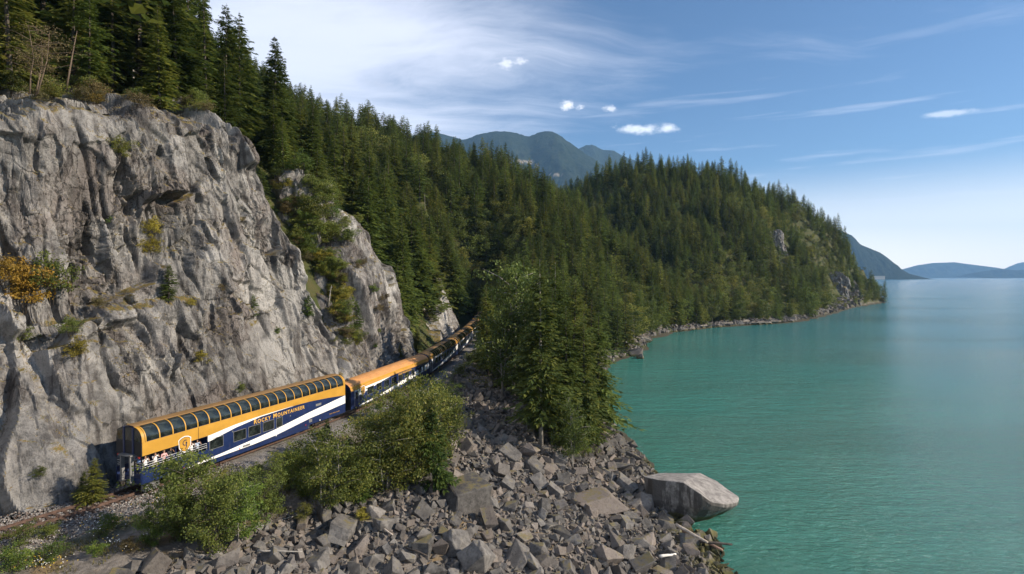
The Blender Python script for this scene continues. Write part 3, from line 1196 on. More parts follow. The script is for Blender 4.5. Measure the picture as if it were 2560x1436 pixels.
vis = (px > -40) & (px < 2600) & (py < 1475)
order = np.argsort(-(size * vis))
lead = set(order[:285].tolist())
marks_r = [(1750, 1235, "giant overhanging boulder in the water"), (1750, 1355, "driftwood logs at the shore"), (1495, 1262, "broad pinkish slab"), (1163, 1262, "largest broad grey boulder"),
           (860, 1332, "big rounded dark boulder"), (1536, 1172, "pale tilted slab"), (1400, 1115, "foot of the tall firs"), (1030, 1215, "tallest alder thicket"), (640, 1345, "alder bush below the dome car"),
           (1200, 965, "shaded notch under the firs"), (1640, 1190, "pile of small stones by the giant boulder"), (1080, 1180, "upright pale pointed boulder"), (1200, 1420, "bottom edge of the slope")]
items, iid = [], []
for i in range(len(rocks)):
    if i in lead:
        r = rk[i, 3]
        big_ = "large" if r > 1.05 else ("mid-sized" if r > 0.72 else "small")
        items.append((px[i], py[i], f"{big_} angular grey boulder"))
        iid.append(i)
labs = relate(items, marks_r)
m_pink = m_boulder
for lab, i in zip(labs, iid):
    x, y, z, r = rk[i]
    rz = RNG.uniform(0, 6.28)
    o = bpy.data.objects.new("boulder", BIG[int(RNG.integers(len(BIG)))])
    COL.objects.link(o)
    k = RNG.uniform(0.85, 1.25)
    hgt = RNG.uniform(0.75, 1.15)
    tlt = 0.85
    if i < len(noted) and noted[i]:
        lab = noted[i] + (" in the middle of the rock slope" if i < 2 or "largest" in noted[i] else " on the rock slope below the alders")
        hgt = 1.5 if "upright" in lab else (0.62 if "slab" in lab else 0.9)
        tlt = 0.30
    o.location = (x, y, z + r * 0.20)
    o.scale = (r * k * 1.18, r / k * 1.25, r * hgt * 1.15)
    o.rotation_euler = (RNG.uniform(-tlt, tlt), RNG.uniform(-tlt, tlt), rz)
    tag(o, lab, "boulder", "boulders of the rock slope")
rest = np.array([i for i in range(len(rocks)) if i not in lead])
# a finer layer of broken stone between the blocks
xs = RNG.uniform(-36, 24, 60000)
ys = RNG.uniform(30, 130, 60000)
zs = land(xs, ys)
ppx, ppy, _ = project(np.stack([xs, ys, zs], -1))
okk = in_poly(ppx, ppy, TALUS) & (zs > -0.4)
fine = np.stack([xs, ys, zs, RNG.uniform(0.05, 0.13, 60000)], -1)[okk][:9000]
al = np.concatenate([rk[rest], fine])
n = len(al)
sc = al[:, 3:4] * RNG.uniform(0.8, 1.35, (n, 3))
V, F = joined(SMALL, RNG.integers(0, len(SMALL), n), al[:, :3] + np.array([0, 0, 1.0]) * al[:, 3:4] * 0.25, sc, RNG.uniform(-3.1, 3.1, (n, 3)))
tag(obj("rubble", np_mesh("rubble", V, F, [m_boulder])), "smaller broken stones filling the rock slope between the boulders", "rubble", kind="stuff")

# the giant boulder over the water
top = [(15.6, 59.6, 4.5), (15.4, 62.4, 3.7), (17.6, 64.8, 3.2), (20.6, 66.0, 2.75), (23.5, 66.8, 2.5), (25.0, 65.0, 2.1), (26.0, 61.2, 1.75), (25.3, 59.9, 1.75), (23.3, 58.3, 2.2), (21.4, 57.4, 2.85), (20.3, 57.2, 3.7), (18.7, 58.4, 4.55)]
rings = [top]
cen = np.array([19.6, 62.2])
for sh_, dz_, fl in ((1.0, .42, None), (.95, 1.0, 1.75), (.86, 1.6, 1.05), (.70, 2.6, 0.05), (.62, 3.4, -1.7)):
    rg = []
    for x, y, z in top:
        fx_ = cen[0] - .6 + (x - cen[0] + .6) * (sh_ if x > 19 else 1 - (1 - sh_) * .35)
        fy_ = cen[1] + (y - cen[1]) * sh_
        zz = z - dz_ if fl is None else min(z - dz_ * .75, fl + (z - 2.5) * .18 * (fl > 0.5))
        rg.append((fx_, fy_, zz))
    rings.append(rg)
bm = bmesh.new()
RV = [[bm.verts.new(p_) for p_ in rg] for rg in rings]
nT = len(top)
for a_, b_ in zip(RV, RV[1:]):
    for i in range(nT):
        bm.faces.new((a_[i], b_[i], b_[(i + 1) % nT], a_[(i + 1) % nT]))
ct = bm.verts.new((20.6, 61.8, 3.75))
for i in range(nT):
    bm.faces.new((RV[0][i], RV[0][(i + 1) % nT], ct))
bmesh.ops.recalc_face_normals(bm, faces=bm.faces)
bmesh.ops.subdivide_edges(bm, edges=list(bm.edges), cuts=5, use_grid_fill=True)
bmesh.ops.triangulate(bm, faces=bm.faces)
for v in bm.verts:
    c_ = v.co
    k = float(vnoise(c_.x * .6, c_.y * .6, c_.z * .9, 4)) * 0.13 + float(vnoise(c_.x * 2.0, c_.y * 2.0, c_.z * 2.0, 6)) * 0.05
    side = 1.0 if c_.z < 1.6 else .6
    v.co = c_ + (c_ - Vector((20, 62, 1.0))).normalized() * k * side
bmesh.ops.smooth_vert(bm, verts=bm.verts, factor=.25, use_axis_x=True, use_axis_y=True, use_axis_z=True)
me = bpy.data.meshes.new("giant_boulder")
bm.to_mesh(me)
bm.free()
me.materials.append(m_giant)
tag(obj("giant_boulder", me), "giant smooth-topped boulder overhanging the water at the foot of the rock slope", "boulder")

# rocks along the far shore and outcrops on the hills
far_marks = [(1575, 885, "small point behind the tall firs"), (1650, 832, "near end of the far beach"), (1800, 815, "middle of the far beach"), (1980, 800, "far end of the beach"), (2085, 770, "tip of the wooded point"),
             (2190, 752, "end of the headland")]
fr = []
for px, py, r in ((1570, 878, 2.8), (1588, 893, 2.3), (1604, 898, 1.4), (1556, 890, 2.0), (1610, 858, 2.8), (1590, 862, 2.6), (1622, 852, 2.0), (1540, 900, 1.8), (1690, 818, 3.2), (1672, 812, 2.8), (1710, 826, 2.3), (1655, 830, 2.0),
                  (1737, 820, 2.0), (2106, 765, 8.5), (2070, 782, 5), (2050, 790, 4), (2030, 795, 4), (2085, 772, 4.5), (2140, 757, 6), (2165, 752, 6), (2185, 748, 6), (2198, 752, 5), (2152, 755, 4), (2015, 798, 3.5), (1995, 800, 3.0),
                  (1960, 804, 2.6)):
    y = HC * FPX / (py - 692)
    fr.append(((px - 1280) / FPX * y, y + r, px, py, r))
labs = relate([(a[2], a[3], "pinkish grey shore rock") for a in fr], far_marks)
for lab, (x, y, px, py, r) in zip(labs, fr):
    o = obj("shore_rock", BIG[int(RNG.integers(len(BIG)))])
    o.location = (x, y, r * 0.12)
    o.scale = (r * 1.45, r * 1.25, r * 1.2)
    o.rotation_euler = (RNG.uniform(-.3, .3), RNG.uniform(-.3, .3), RNG.uniform(0, 6))
    tag(o, lab, "rock", "rocks along the far shore")
n = 2600
t = RNG.uniform(8, len(SH) - 3.2, n)
i0 = t.astype(int)
p = SH[i0] + (SH[i0 + 1] - SH[i0]) * (t - i0)[:, None]
tt = SH[i0 + 1] - SH[i0]
tt = tt / np.linalg.norm(tt, axis=1, keepdims=True)
nr = np.stack([-tt[:, 1], tt[:, 0]], -1)
p = p + nr * (RNG.uniform(-0.6, 4.0, n) + RNG.uniform(0, 1, n) * p[:, 1] * 0.007)[:, None]
z = np.maximum(land(p[:, 0], p[:, 1]), -0.2)
rr_ = RNG.uniform(0.25, 0.9, n) ** 1.3 * (0.6 + p[:, 1] / 250)
V, F = joined(SMALL, RNG.integers(0, len(SMALL), n), np.stack([p[:, 0], p[:, 1], z + rr_ * .2], -1), rr_[:, None] * RNG.uniform(.8, 1.4, (n, 3)), RNG.uniform(-3, 3, (n, 3)))
tag(obj("shore_stones", np_mesh("shore_stones", V, F, [m_boulder])), "strip of pale stones along the far shore under the trees", "stones", kind="stuff")

for k, (px, py, sz, lab) in enumerate(((738, 520, (4.4, 4.5, 6.4), "grey rock outcrop jutting from the gully behind the big cliff"), (1942, 615, (8.5, 7, 13), "bare rock face in the trees on the headland slope"),
                                       (1968, 665, (5, 5, 6), "small rock patch below the bare face on the headland"), (2095, 715, (9, 8, 13), "broken rock face above the shore of the wooded point"),
                                       (1450, 640, (3, 3, 5.5), "small pale rock showing between trees on the middle hill"), (2150, 640, (8, 7, 9), "dark rock near the headland's right slope"))):
    loc, nn = hit(px, py)
    if loc is None:
        continue
    bm = bmesh.new()
    bmesh.ops.create_icosphere(bm, subdivisions=5, radius=1.0)
    N_o = np.array([v.co[:] for v in bm.verts])
    F = np.array([[v.index for v in f.verts] for f in bm.faces])
    bm.free()
    box = N_o / (np.abs(N_o) ** 3.2).sum(1, keepdims=True) ** (1 / 3.2)
    uu, vv = np.arctan2(N_o[:, 1], N_o[:, 0]) * 2 + box[:, 2] * .4, box[:, 2] * 2.2
    dsp = 0
    for cu, cv, a_, sd in ((.9, 1.6, .20, 1), (.42, .8, .10, 2), (.2, .34, .045, 3)):
        bx, by, ra, rb, rc, rd, e_, b2x, b2y, qa, qb, qc = cells(uu + .2 * vnoise(uu * 2, vv * 2, None, k), vv, cu, cv, 60 + k + sd, True)
        w_ = .5 + .5 * sstep(e_, 0, .12)
        dsp = dsp + (ra * a_ + rb * bx * .12) * w_ + (qa * a_ + qb * b2x * .12) * (1 - w_)
    V = box * (1 + dsp + .12 * vnoise(box[:, 0] * 1.5, box[:, 1] * 1.5, box[:, 2] * 1.5, k))[:, None]
    o = obj("rock_outcrop", np_mesh("rock_outcrop", V, F, [m_cliff]))
    o.location = loc - Vector((0, 0, 0.0)) + Vector((0.0, sz[1] * 0.35, -sz[2] * 0.2))
    o.scale = sz
    o.rotation_euler = (R(-8), R(6), R(20 + 40 * k))
    tag(o, lab, "rock")

# ------------------------------------------------------------------ track
m_rail = plain("rusty_rail", (0.115, 0.072, 0.055), 0.55, 0.3, 0.4, 0.3, 3.0)
m_tie = plain("sleeper_wood", (0.085, 0.055, 0.040), 0.9, 0, 0.2, 0.5, 4.0)
m_ballast, nt = new_mat("ballast_stone")
geo = nt.node("ShaderNodeNewGeometry")
ri = geo.outputs["Random Per Island"]
c = nt.mix(ri, (0.085, 0.075, 0.07), (0.34, 0.32, 0.30))
c = nt.mix(nt.m("MULTIPLY", nt.ss(nt.m("FRACT", nt.m("MULTIPLY", ri, 7.7)), 0.6, 0.9), 0.6), c, (0.15, 0.085, 0.055))
finish(nt, c, 0.9, spec=0.15)
track = thing("railway_track", "rusty single railway track on grey ballast leading under the train", "railway track", (-35.3, 37.0, ZB))
tl = np.array(track.location)
ss_ = np.arange(-32, 175, 1.0)
for side in (-1, 1):
    mb = MB()
    cs = [(-0.07, 0), (0.07, 0), (0.07, 0.03), (0.02, 0.06), (0.02, 0.13), (0.045, 0.14), (0.045, 0.19), (-0.045, 0.19), (-0.045, 0.14), (-0.02, 0.13), (-0.02, 0.06), (-0.07, 0.03)]
    n = len(cs)
    for s in ss_:
        for o_, h in cs:
            p = at_sd(np.array(s), np.array(side * 0.75 + o_))
            mb.v.append((p[0] - tl[0], p[1] - tl[1], ZR - 0.19 + h - ZB))
    for i in range(len(ss_) - 1):
        for k in range(n):
            mb.f.append((i * n + k, i * n + (k + 1) % n, (i + 1) * n + (k + 1) % n, (i + 1) * n + k))
    mb.build("rail", m_rail, track)
tie_mb = MB().box(-1.25, 1.25, -0.115, 0.115, -0.09, 0.06)
tie_me = tie_mb.mesh("sleeper", m_tie)
for k, s in enumerate(np.arange(-12, 8, 0.56)):
    o = obj("sleeper", tie_me, track)
    p = at_sd(np.array(s), np.array(0.0))
    t = tdir(np.array(s))
    o.location = (p[0] - tl[0], p[1] - tl[1], ZR - 0.25 - ZB + random.uniform(-.01, .012))
    o.rotation_euler = (0, 0, math.atan2(t[1], t[0]) - math.pi / 2 + random.uniform(-.03, .03))
    o.scale = (random.uniform(.96, 1.04), 1, 1)
n = 16000
s = RNG.uniform(-16, 9, n)
d = RNG.normal(0, 1.9, n).clip(-4.2, 4.2)
p = at_sd(s, d)
r = RNG.uniform(0.03, 0.075, n)
z = ZB + 0.12 - np.clip(np.abs(d) - 1.3, 0, 3) * 0.07 + r * .2
near_rail = np.abs(np.abs(d) - 0.75) < 0.12
tet = [hull_block(800 + k, 6, 0.7, 0) for k in range(5)]
keepr = ~near_rail
V, F = joined(tet, RNG.integers(0, 5, keepr.sum()), np.stack([p[:, 0], p[:, 1], z], -1)[keepr], (r[:, None] * RNG.uniform(.7, 1.4, (n, 3)))[keepr], RNG.uniform(-3, 3, (n, 3))[keepr])
tag(obj("ballast_gravel", np_mesh("ballast_gravel", V, F, [m_ballast])), "loose grey ballast stones between and beside the rails", "gravel", kind="stuff")

# ------------------------------------------------------------------ train
def paint(name, col, rough=0.32, var=0.10, spec=0.5, dust=0.25):
    m, nt = new_mat(name)
    tc = nt.node("ShaderNodeTexCoord")
    O = tc.outputs["Object"]
    n1 = nt.noise(nt.mapping(O, (0.6, 3, 1.0)), 1.2, 5, 0.6)
    n2 = nt.noise(nt.mapping(O, (5, 5, 0.5)), 1.5, 4, 0.6)
    c = nt.mix(nt.ss(n1, .3, .7), tuple(v * (1 - var) for v in col), tuple(v * (1 + var) for v in col))
    c = nt.mix(nt.m("MULTIPLY", nt.ss(n2, 0.52, 0.75), dust), c, (0.20, 0.15, 0.11))
    finish(nt, c, nt.m("ADD", nt.m("MULTIPLY", n1, 0.25), rough - .1), spec=spec)
    return m


m_blue = paint("navy_paint", (0.010, 0.022, 0.078), 0.3, 0.12, 0.5, 0.10)
m_gold = paint("gold_paint", (0.46, 0.245, 0.034), 0.38, 0.08, 0.5, 0.12)
m_letter = paint("gold_lettering", (0.62, 0.36, 0.07), 0.4, 0.04, 0.5, 0.0)
m_white = paint("white_paint", (0.80, 0.79, 0.76), 0.4, 0.04, 0.4, 0.06)
m_roof = paint("copper_roof", (0.50, 0.235, 0.075), 0.5, 0.12, 0.4, 0.30)
m_goldroof = paint("weathered_gold_roof", (0.22, 0.125, 0.045), 0.5, 0.16, 0.4, 0.45)
m_dark = plain("dark_metal", (0.022, 0.021, 0.022), 0.6, 0.0, 0.4, 0.3)
m_steel = plain("brushed_steel", (0.55, 0.55, 0.54), 0.35, 0.6, 0.5, 0.1)
m_grey = plain("grey_metal", (0.20, 0.20, 0.20), 0.5, 0.3, 0.4, 0.2)
m_red = plain("red_marker", (0.45, 0.03, 0.02), 0.4)
m_glass, nt = new_mat("tinted_glass")
tc = nt.node("ShaderNodeTexCoord")
n1 = nt.noise(tc.outputs["Object"], 1.4, 4, 0.6)
c = nt.mix(nt.ss(n1, .4, .7), (0.007, 0.010, 0.011), (0.030, 0.038, 0.034))
finish(nt, c, 0.06, spec=0.75)
m_under = plain("running_gear", (0.035, 0.028, 0.024), 0.8, 0.0, 0.3, 0.4)

W2 = 1.55


def car(name, label, s0, L, cat, group=None):
    a, b = trk(np.array(s0 + L * .14)), trk(np.array(s0 + L * .86))
    t = (b - a) / np.linalg.norm(b - a)
    p = a - t * L * .14
    e = thing(name, label, cat, (p[0], p[1], ZR), math.atan2(t[1], t[0]), group)
    return e


def sidepoly(z0, z1, xs, y, side=-1):
    """a painted band on a car's side between two curves"""
    A = [(x, side * y, float(f0)) for x, f0 in zip(xs, z0)]
    B = [(x, side * y, float(f1)) for x, f1 in zip(xs, z1)]
    mb = MB()
    mb.strip(A, B) if side < 0 else mb.strip(B, A)
    return mb


def arc_prof(r0, zc, yc, a0=0, a1=90, n=7, side=-1):
    return [(side * (yc + r0 * math.cos(R(a0 + (a1 - a0) * k / (n - 1)))), zc + r0 * math.sin(R(a0 + (a1 - a0) * k / (n - 1)))) for k in range(n)]


wheel_me = MB().cyl((0, 0, 0), (0, 1, 0), 0.46, 0.13, 16).mesh("wheel", m_rail)
bog_mb = MB()
for sd in (-1, 1):
    bog_mb.box(-1.7, 1.7, sd * 1.02 - .09, sd * 1.02 + .09, .35, .72)
    bog_mb.box(-1.35, -.95, sd * 1.14 - .06, sd * 1.14 + .06, .25, .68)
    bog_mb.box(.95, 1.35, sd * 1.14 - .06, sd * 1.14 + .06, .25, .68)
    for q in (-.35, 0, .35):
        bog_mb.cyl((q, sd * 1.08, .62), (0, 0, 1), .1, .45, 8)
bog_mb.box(-.4, .4, -1, 1, .4, .8)
bog_me = bog_mb.mesh("bogie", m_under)


def bogies(e, xs):
    for x in xs:
        b = obj("bogie", bog_me, e)
        b.location = (x, 0, 0)
        for dx in (-1.15, 1.15):
            for sd in (-1, 1):
                wv = obj("wheel", wheel_me, b)
                wv.location = (dx, sd * 0.75, 0.46)


def lettering(e, x, z, size, body, m, y=W2 + 0.012):
    cu = bpy.data.curves.new("lettering", "FONT")
    cu.body = body
    cu.size = size
    cu.space_character = 1.22
    cu.extrude = 0.004
    cu.offset = 0.010 * size / .5
    cu.small_caps_scale = 0.80
    for f in cu.body_format:
        f.use_small_caps = True
    cu.materials.append(m)
    t_ = bpy.data.objects.new("tmp", cu)
    COL.objects.link(t_)
    bpy.context.view_layer.update()
    me = bpy.data.meshes.new_from_object(t_.evaluated_get(bpy.context.evaluated_depsgraph_get()))
    bpy.data.objects.remove(t_)
    o = obj("lettering", me, e)
    o.location = (x, -y, z)
    o.rotation_euler = (R(90), 0, 0)
    return o


def shield(e, x, z, s, y=W2 + 0.01):
    def outl(k):
        return [(x - .5 * k * s, z + .35 * k * s), (x - .46 * k * s, z - .25 * k * s), (x - .26 * k * s, z - .52 * k * s), (x, z - .66 * k * s), (x + .26 * k * s, z - .52 * k * s), (x + .46 * k * s, z - .25 * k * s),
                (x + .5 * k * s, z + .35 * k * s), (x + .28 * k * s, z + .50 * k * s), (x, z + .56 * k * s), (x - .28 * k * s, z + .50 * k * s)]
    def pl_(k, yy):
        return MB().poly([(a, -yy, b) for a, b in outl(k)])
    sh_ = pl_(1.0, y).build("shield", m_white, e)
    pl_(0.90, y + .004).build("shield_rim", m_blue, sh_)
    pl_(0.84, y + .008).build("shield_field", m_gold, sh_)
    # a curled ram's head in the field
    pts = [(x + s * .02 + s * .22 * (1 - t * .55) * math.cos(1.0 + t * 6.2), -(y + .016), z + s * .04 + s * .22 * (1 - t * .55) * math.sin(1.0 + t * 6.2)) for t in np.linspace(0, 1, 16)]
    pts += [(x + s * .12, -(y + .016), z - s * .22), (x + s * .04, -(y + .016), z - s * .40)]
    MB().tube(pts, s * .028, 5).build("shield_emblem", m_blue, sh_)


def frame_ring(x0, x1, z0, z1, y, t=.04):
    mb = MB()
    mb.box(x0 - t, x1 + t, -y - .012, -y, z0 - t, z0)
    mb.box(x0 - t, x1 + t, -y - .012, -y, z1, z1 + t)
    mb.box(x0 - t, x0, -y - .012, -y, z0, z1)
    mb.box(x1, x1 + t, -y - .012, -y, z0, z1)
    return mb


def flat_window(e, x0, x1, z0, z1, y=W2, fm=None):
    o = MB().box(x0, x1, -y - .006, -y + .02, z0, z1).build("window", m_glass, e)
    frame_ring(x0, x1, z0, z1, y + .001).build("window_frame", fm or m_grey, o)
    return o


# --- the bi-level dome car at the rear
LD = 25.2
dome = car("dome_car", "two-level dome car with curved glass upper deck and open rear platform", 0.0, LD, "railway car")
ZG, ZA, RA = 4.14, 4.36, 0.95
full = [(-W2, .75), (-W2, ZA)] + arc_prof(RA - .02, ZA, W2 - RA)[0:] + [(0, 5.36)]
full = full + [(-y, z) for y, z in full[::-1][1:]]
mb = MB().extrude(full, 6.0, LD, closed=True, caps=True)
up = [(-W2, 3.05), (-W2, ZA)] + arc_prof(RA - .02, ZA, W2 - RA) + [(0, 5.36)]
up = up + [(-y, z) for y, z in up[::-1][1:]]
mb.extrude(up, 0.06, 6.0, closed=True, caps=True)
mb.box(0, 6.0, -W2 + .02, W2 - .02, .75, 1.2)
mb.box(0.02, 6.0, -W2, -W2 + .05, .75, 1.85)
mb.box(0.02, 6.0, W2 - .05, W2, .75, 1.85)
mb.build("body", m_blue, dome)
xs = np.linspace(0.05, LD - .02, 90)
gb = np.interp(xs, [0, 6.2, 9, 12, 16, 19, 22, 24, LD], [3.05, 3.08, 3.36, 3.46, 3.47, 3.40, 3.18, 2.98, 2.85])
sidepoly(gb, np.full_like(xs, ZG), xs, W2 + .006).build("gold_band", m_gold, dome)
sidepoly(np.full_like(xs, 3.05), np.full_like(xs, ZG), xs, W2 + .006, 1).build("gold_band", m_gold, dome)
xu = np.linspace(6.0, 16.5, 40)
z1 = np.interp(xu, xs, gb)
z0 = z1 - np.interp(xu, [6, 6.6, 9, 12, 16.5], [.56, .52, .32, .10, 0.02])
sidepoly(z0, z1, xu, W2 + .008).build("white_stripe", m_white, dome)
xl = np.linspace(2.2, LD - .02, 60)
zc = np.interp(xl, [2.2, 7.4, 11.2, 14.0, 19, 22, LD], [.80, .92, 1.07, 1.25, 1.84, 2.08, 2.36])
th = np.interp(xl, [2.2, 7.4, 11.2, 14.0, 19, 22, LD], [.04, .25, .52, .64, .72, .84, .96])
sidepoly(zc - th / 2, zc + th / 2, xl, W2 + .007).build("white_stripe", m_white, dome)
mb = MB().extrude([(-(W2 - RA) - .02, 5.335), (-(W2 - RA) + .1, 5.40), (0, 5.44), (W2 - RA - .1, 5.40), (W2 - RA + .02, 5.335)], .05, LD)
mb.build("roof", m_goldroof, dome)
NPN = 21
px0, px1 = 0.35, LD - .35
pit = (px1 - px0) / NPN
gp_ = [(-W2 - .004, ZG + .03)] + arc_prof(RA, ZA, W2 - RA) + [(-(W2 - RA) + .01, ZA + RA)]
rp_ = [(-W2 - .022, ZG)] + arc_prof(RA + .018, ZA, W2 - RA, n=9)
pane = MB().extrude(gp_, .045, pit - .045).mesh("window", m_glass, True)
rib = MB().extrude(rp_, -.05, .05).extrude([(y * .985, z - .012) for y, z in rp_][::-1], -.05, .05).mesh("window_rib", m_gold, True)
for k in range(NPN):
    o = obj("window", pane, dome)
    o.location = (px0 + k * pit, 0, 0)
for k in range(NPN + 1):
    o = obj("window_rib", rib, dome)
    o.location = (px0 + k * pit, 0, 0)
for x0 in (0.02, LD - .26):
    MB().extrude(rp_, x0, x0 + .24).build("end_rib", m_gold, dome, True)
left_p = [(-y, z) for y, z in gp_][::-1]
MB().extrude(left_p, px0, px1).build("far_side_glass", m_glass, dome, True)
for x0, x1 in ((6.2, 7.6), (8.8, 10.2), (10.55, 12.0), (12.35, 13.75), (14.1, 14.9)):
    flat_window(dome, x0, x1, 1.72, 2.66)
lettering(dome, 11.15, 2.81, .66, "Rocky Mountaineer", m_letter, W2 + .016)
shield(dome, 3.75, 3.02, 1.2)
sk = MB()
for x0, x1 in ((6.3, 19.0),):
    sk.box(x0, x1, -W2 - .001, -W2 + .06, .36, .749).box(x0, x1, W2 - .06, W2 + .001, .36, .749)
sk.build('skirt', m_blue, dome)
MB().box(6.3, 19.0, -W2 - .006, -W2 - .001, .735, .76).box(11.2, 11.23, -W2 - .006, -W2, .38, .74).box(15.4, 15.43, -W2 - .006, -W2, .38, .74).build('skirt_seam', m_dark, dome)
MB().box(5.05, 5.09, -W2 - .012, -W2, 3.08, 4.08).build("panel_seam", m_dark, dome)
for x, z, w_, h_ in ((20.0, 2.62, .9, .26), (18.9, 1.02, .45, .35), (3.0, 1.05, .5, .3), (9.8, .86, .9, .2), (16.0, 2.42, .12, .14), (8.6, 2.7, .12, .14)):
    MB().box(x, x + w_, -W2 - .012, -W2 - .002, z, z + h_).build("vent_panel", m_grey, dome)
for k, x in enumerate((3.6, 7.2, 8.7, 9.4, 11.2, 14, 18.3, 20.6)):
    MB().box(x, x + .11, -W2 - .012, -W2 - .002, .82, .95).build("marking_plate", m_white if k % 3 else m_red, dome)
lettering(dome, 22.3, 1.12, .17, "Rocky Mountaineer", m_gold)
MB().box(6.5, 19.3, -1.30, 1.30, .28, .75).box(7.3, 9.5, -1.46, 1.46, .36, .75).box(12, 15.2, -1.46, 1.46, .36, .75).build("underfloor_equipment", m_under, dome)
bogies(dome, (4.2, 21.6))
# rear end
rearp = [(-y, z) for y, z in up]
MB().extrude([(y * .985, z - .02) for y, z in up], .0, .055, closed=True, caps=True).build("rear_wall", m_dark, dome)
for y0, y1 in ((-1.40, -.66), (-.42, .42), (.66, 1.40)):
    pts = [(y0, 4.2), (y1, 4.2), (y1, 5.0 if abs(y1) > 1 else 5.2), ((y0 + y1) / 2, 5.16 if abs(y0 + y1) > 1 else 5.24), (y0, 5.0 if abs(y0) > 1 else 5.2)]
    MB().poly([(-.006, y, z) for y, z in pts][::-1]).build("rear_window", m_glass, dome)
for y in (-.55, .55):
    MB().box(-.05, .0, y - .1, y + .1, 3.05, 5.3).build("rear_pillar", m_blue, dome)
mb = MB().box(-.32, -.02, -.62, -.48, .95, 3.0).box(-.32, -.02, .48, .62, .95, 3.0).box(-.38, -.02, -.75, .75, 3.0, 3.12).box(-.36, -.02, -.7, .7, .86, .97)
mb.build("end_doorway", m_grey, dome)
MB().box(-.55, .1, -.16, .16, .72, .98).box(-.7, -.5, -.09, .09, .66, 1.02).build("coupler", m_under, dome)
MB().box(-.06, .0, -1.5, -1.4, .75, 1.9).box(-.06, .0, 1.4, 1.5, .75, 1.9).build("corner_post", m_blue, dome)
for y in (-1.25, 1.25):
    MB().cyl((-.02, y, 2.92), (1, 0, 0), .09, .1, 10).build("marker_light", m_red, dome)
rail_mb = MB()
for x in np.linspace(.1, 5.9, 8):
    rail_mb.tube([(x, -W2 + .03, 1.85), (x, -W2 + .03, 2.42)], .022, 6)
for z in (2.05, 2.23, 2.42):
    rail_mb.tube([(.1, -W2 + .03, z), (5.9, -W2 + .03, z)], .020, 6)
for z in (2.05, 2.23, 2.42):
    for y0, y1 in ((-1.5, -.65), (.65, 1.5)):
        rail_mb.tube([(.06, y0, z), (.06, y1, z)], .02, 6)
rail_mb.build("railing", m_steel, dome)
for k in range(3):
    MB().box(.25, 1.35, -1.62 - .02 * k, -1.15, .14 + .2 * (2 - k), .18 + .2 * (2 - k)).build("step", m_steel, dome)
for x0 in (.22, 1.34):
    MB().box(x0, x0 + .04, -1.62, -1.1, .1, .75).build("step_side", m_grey, dome)
MB().box(2.9, 2.96, W2 - .08, W2 - .02, 1.2, 3.05).box(2.9, 2.96, -W2 + .02, -W2 + .08, 1.2, 3.05).build("platform_post", m_blue, dome)


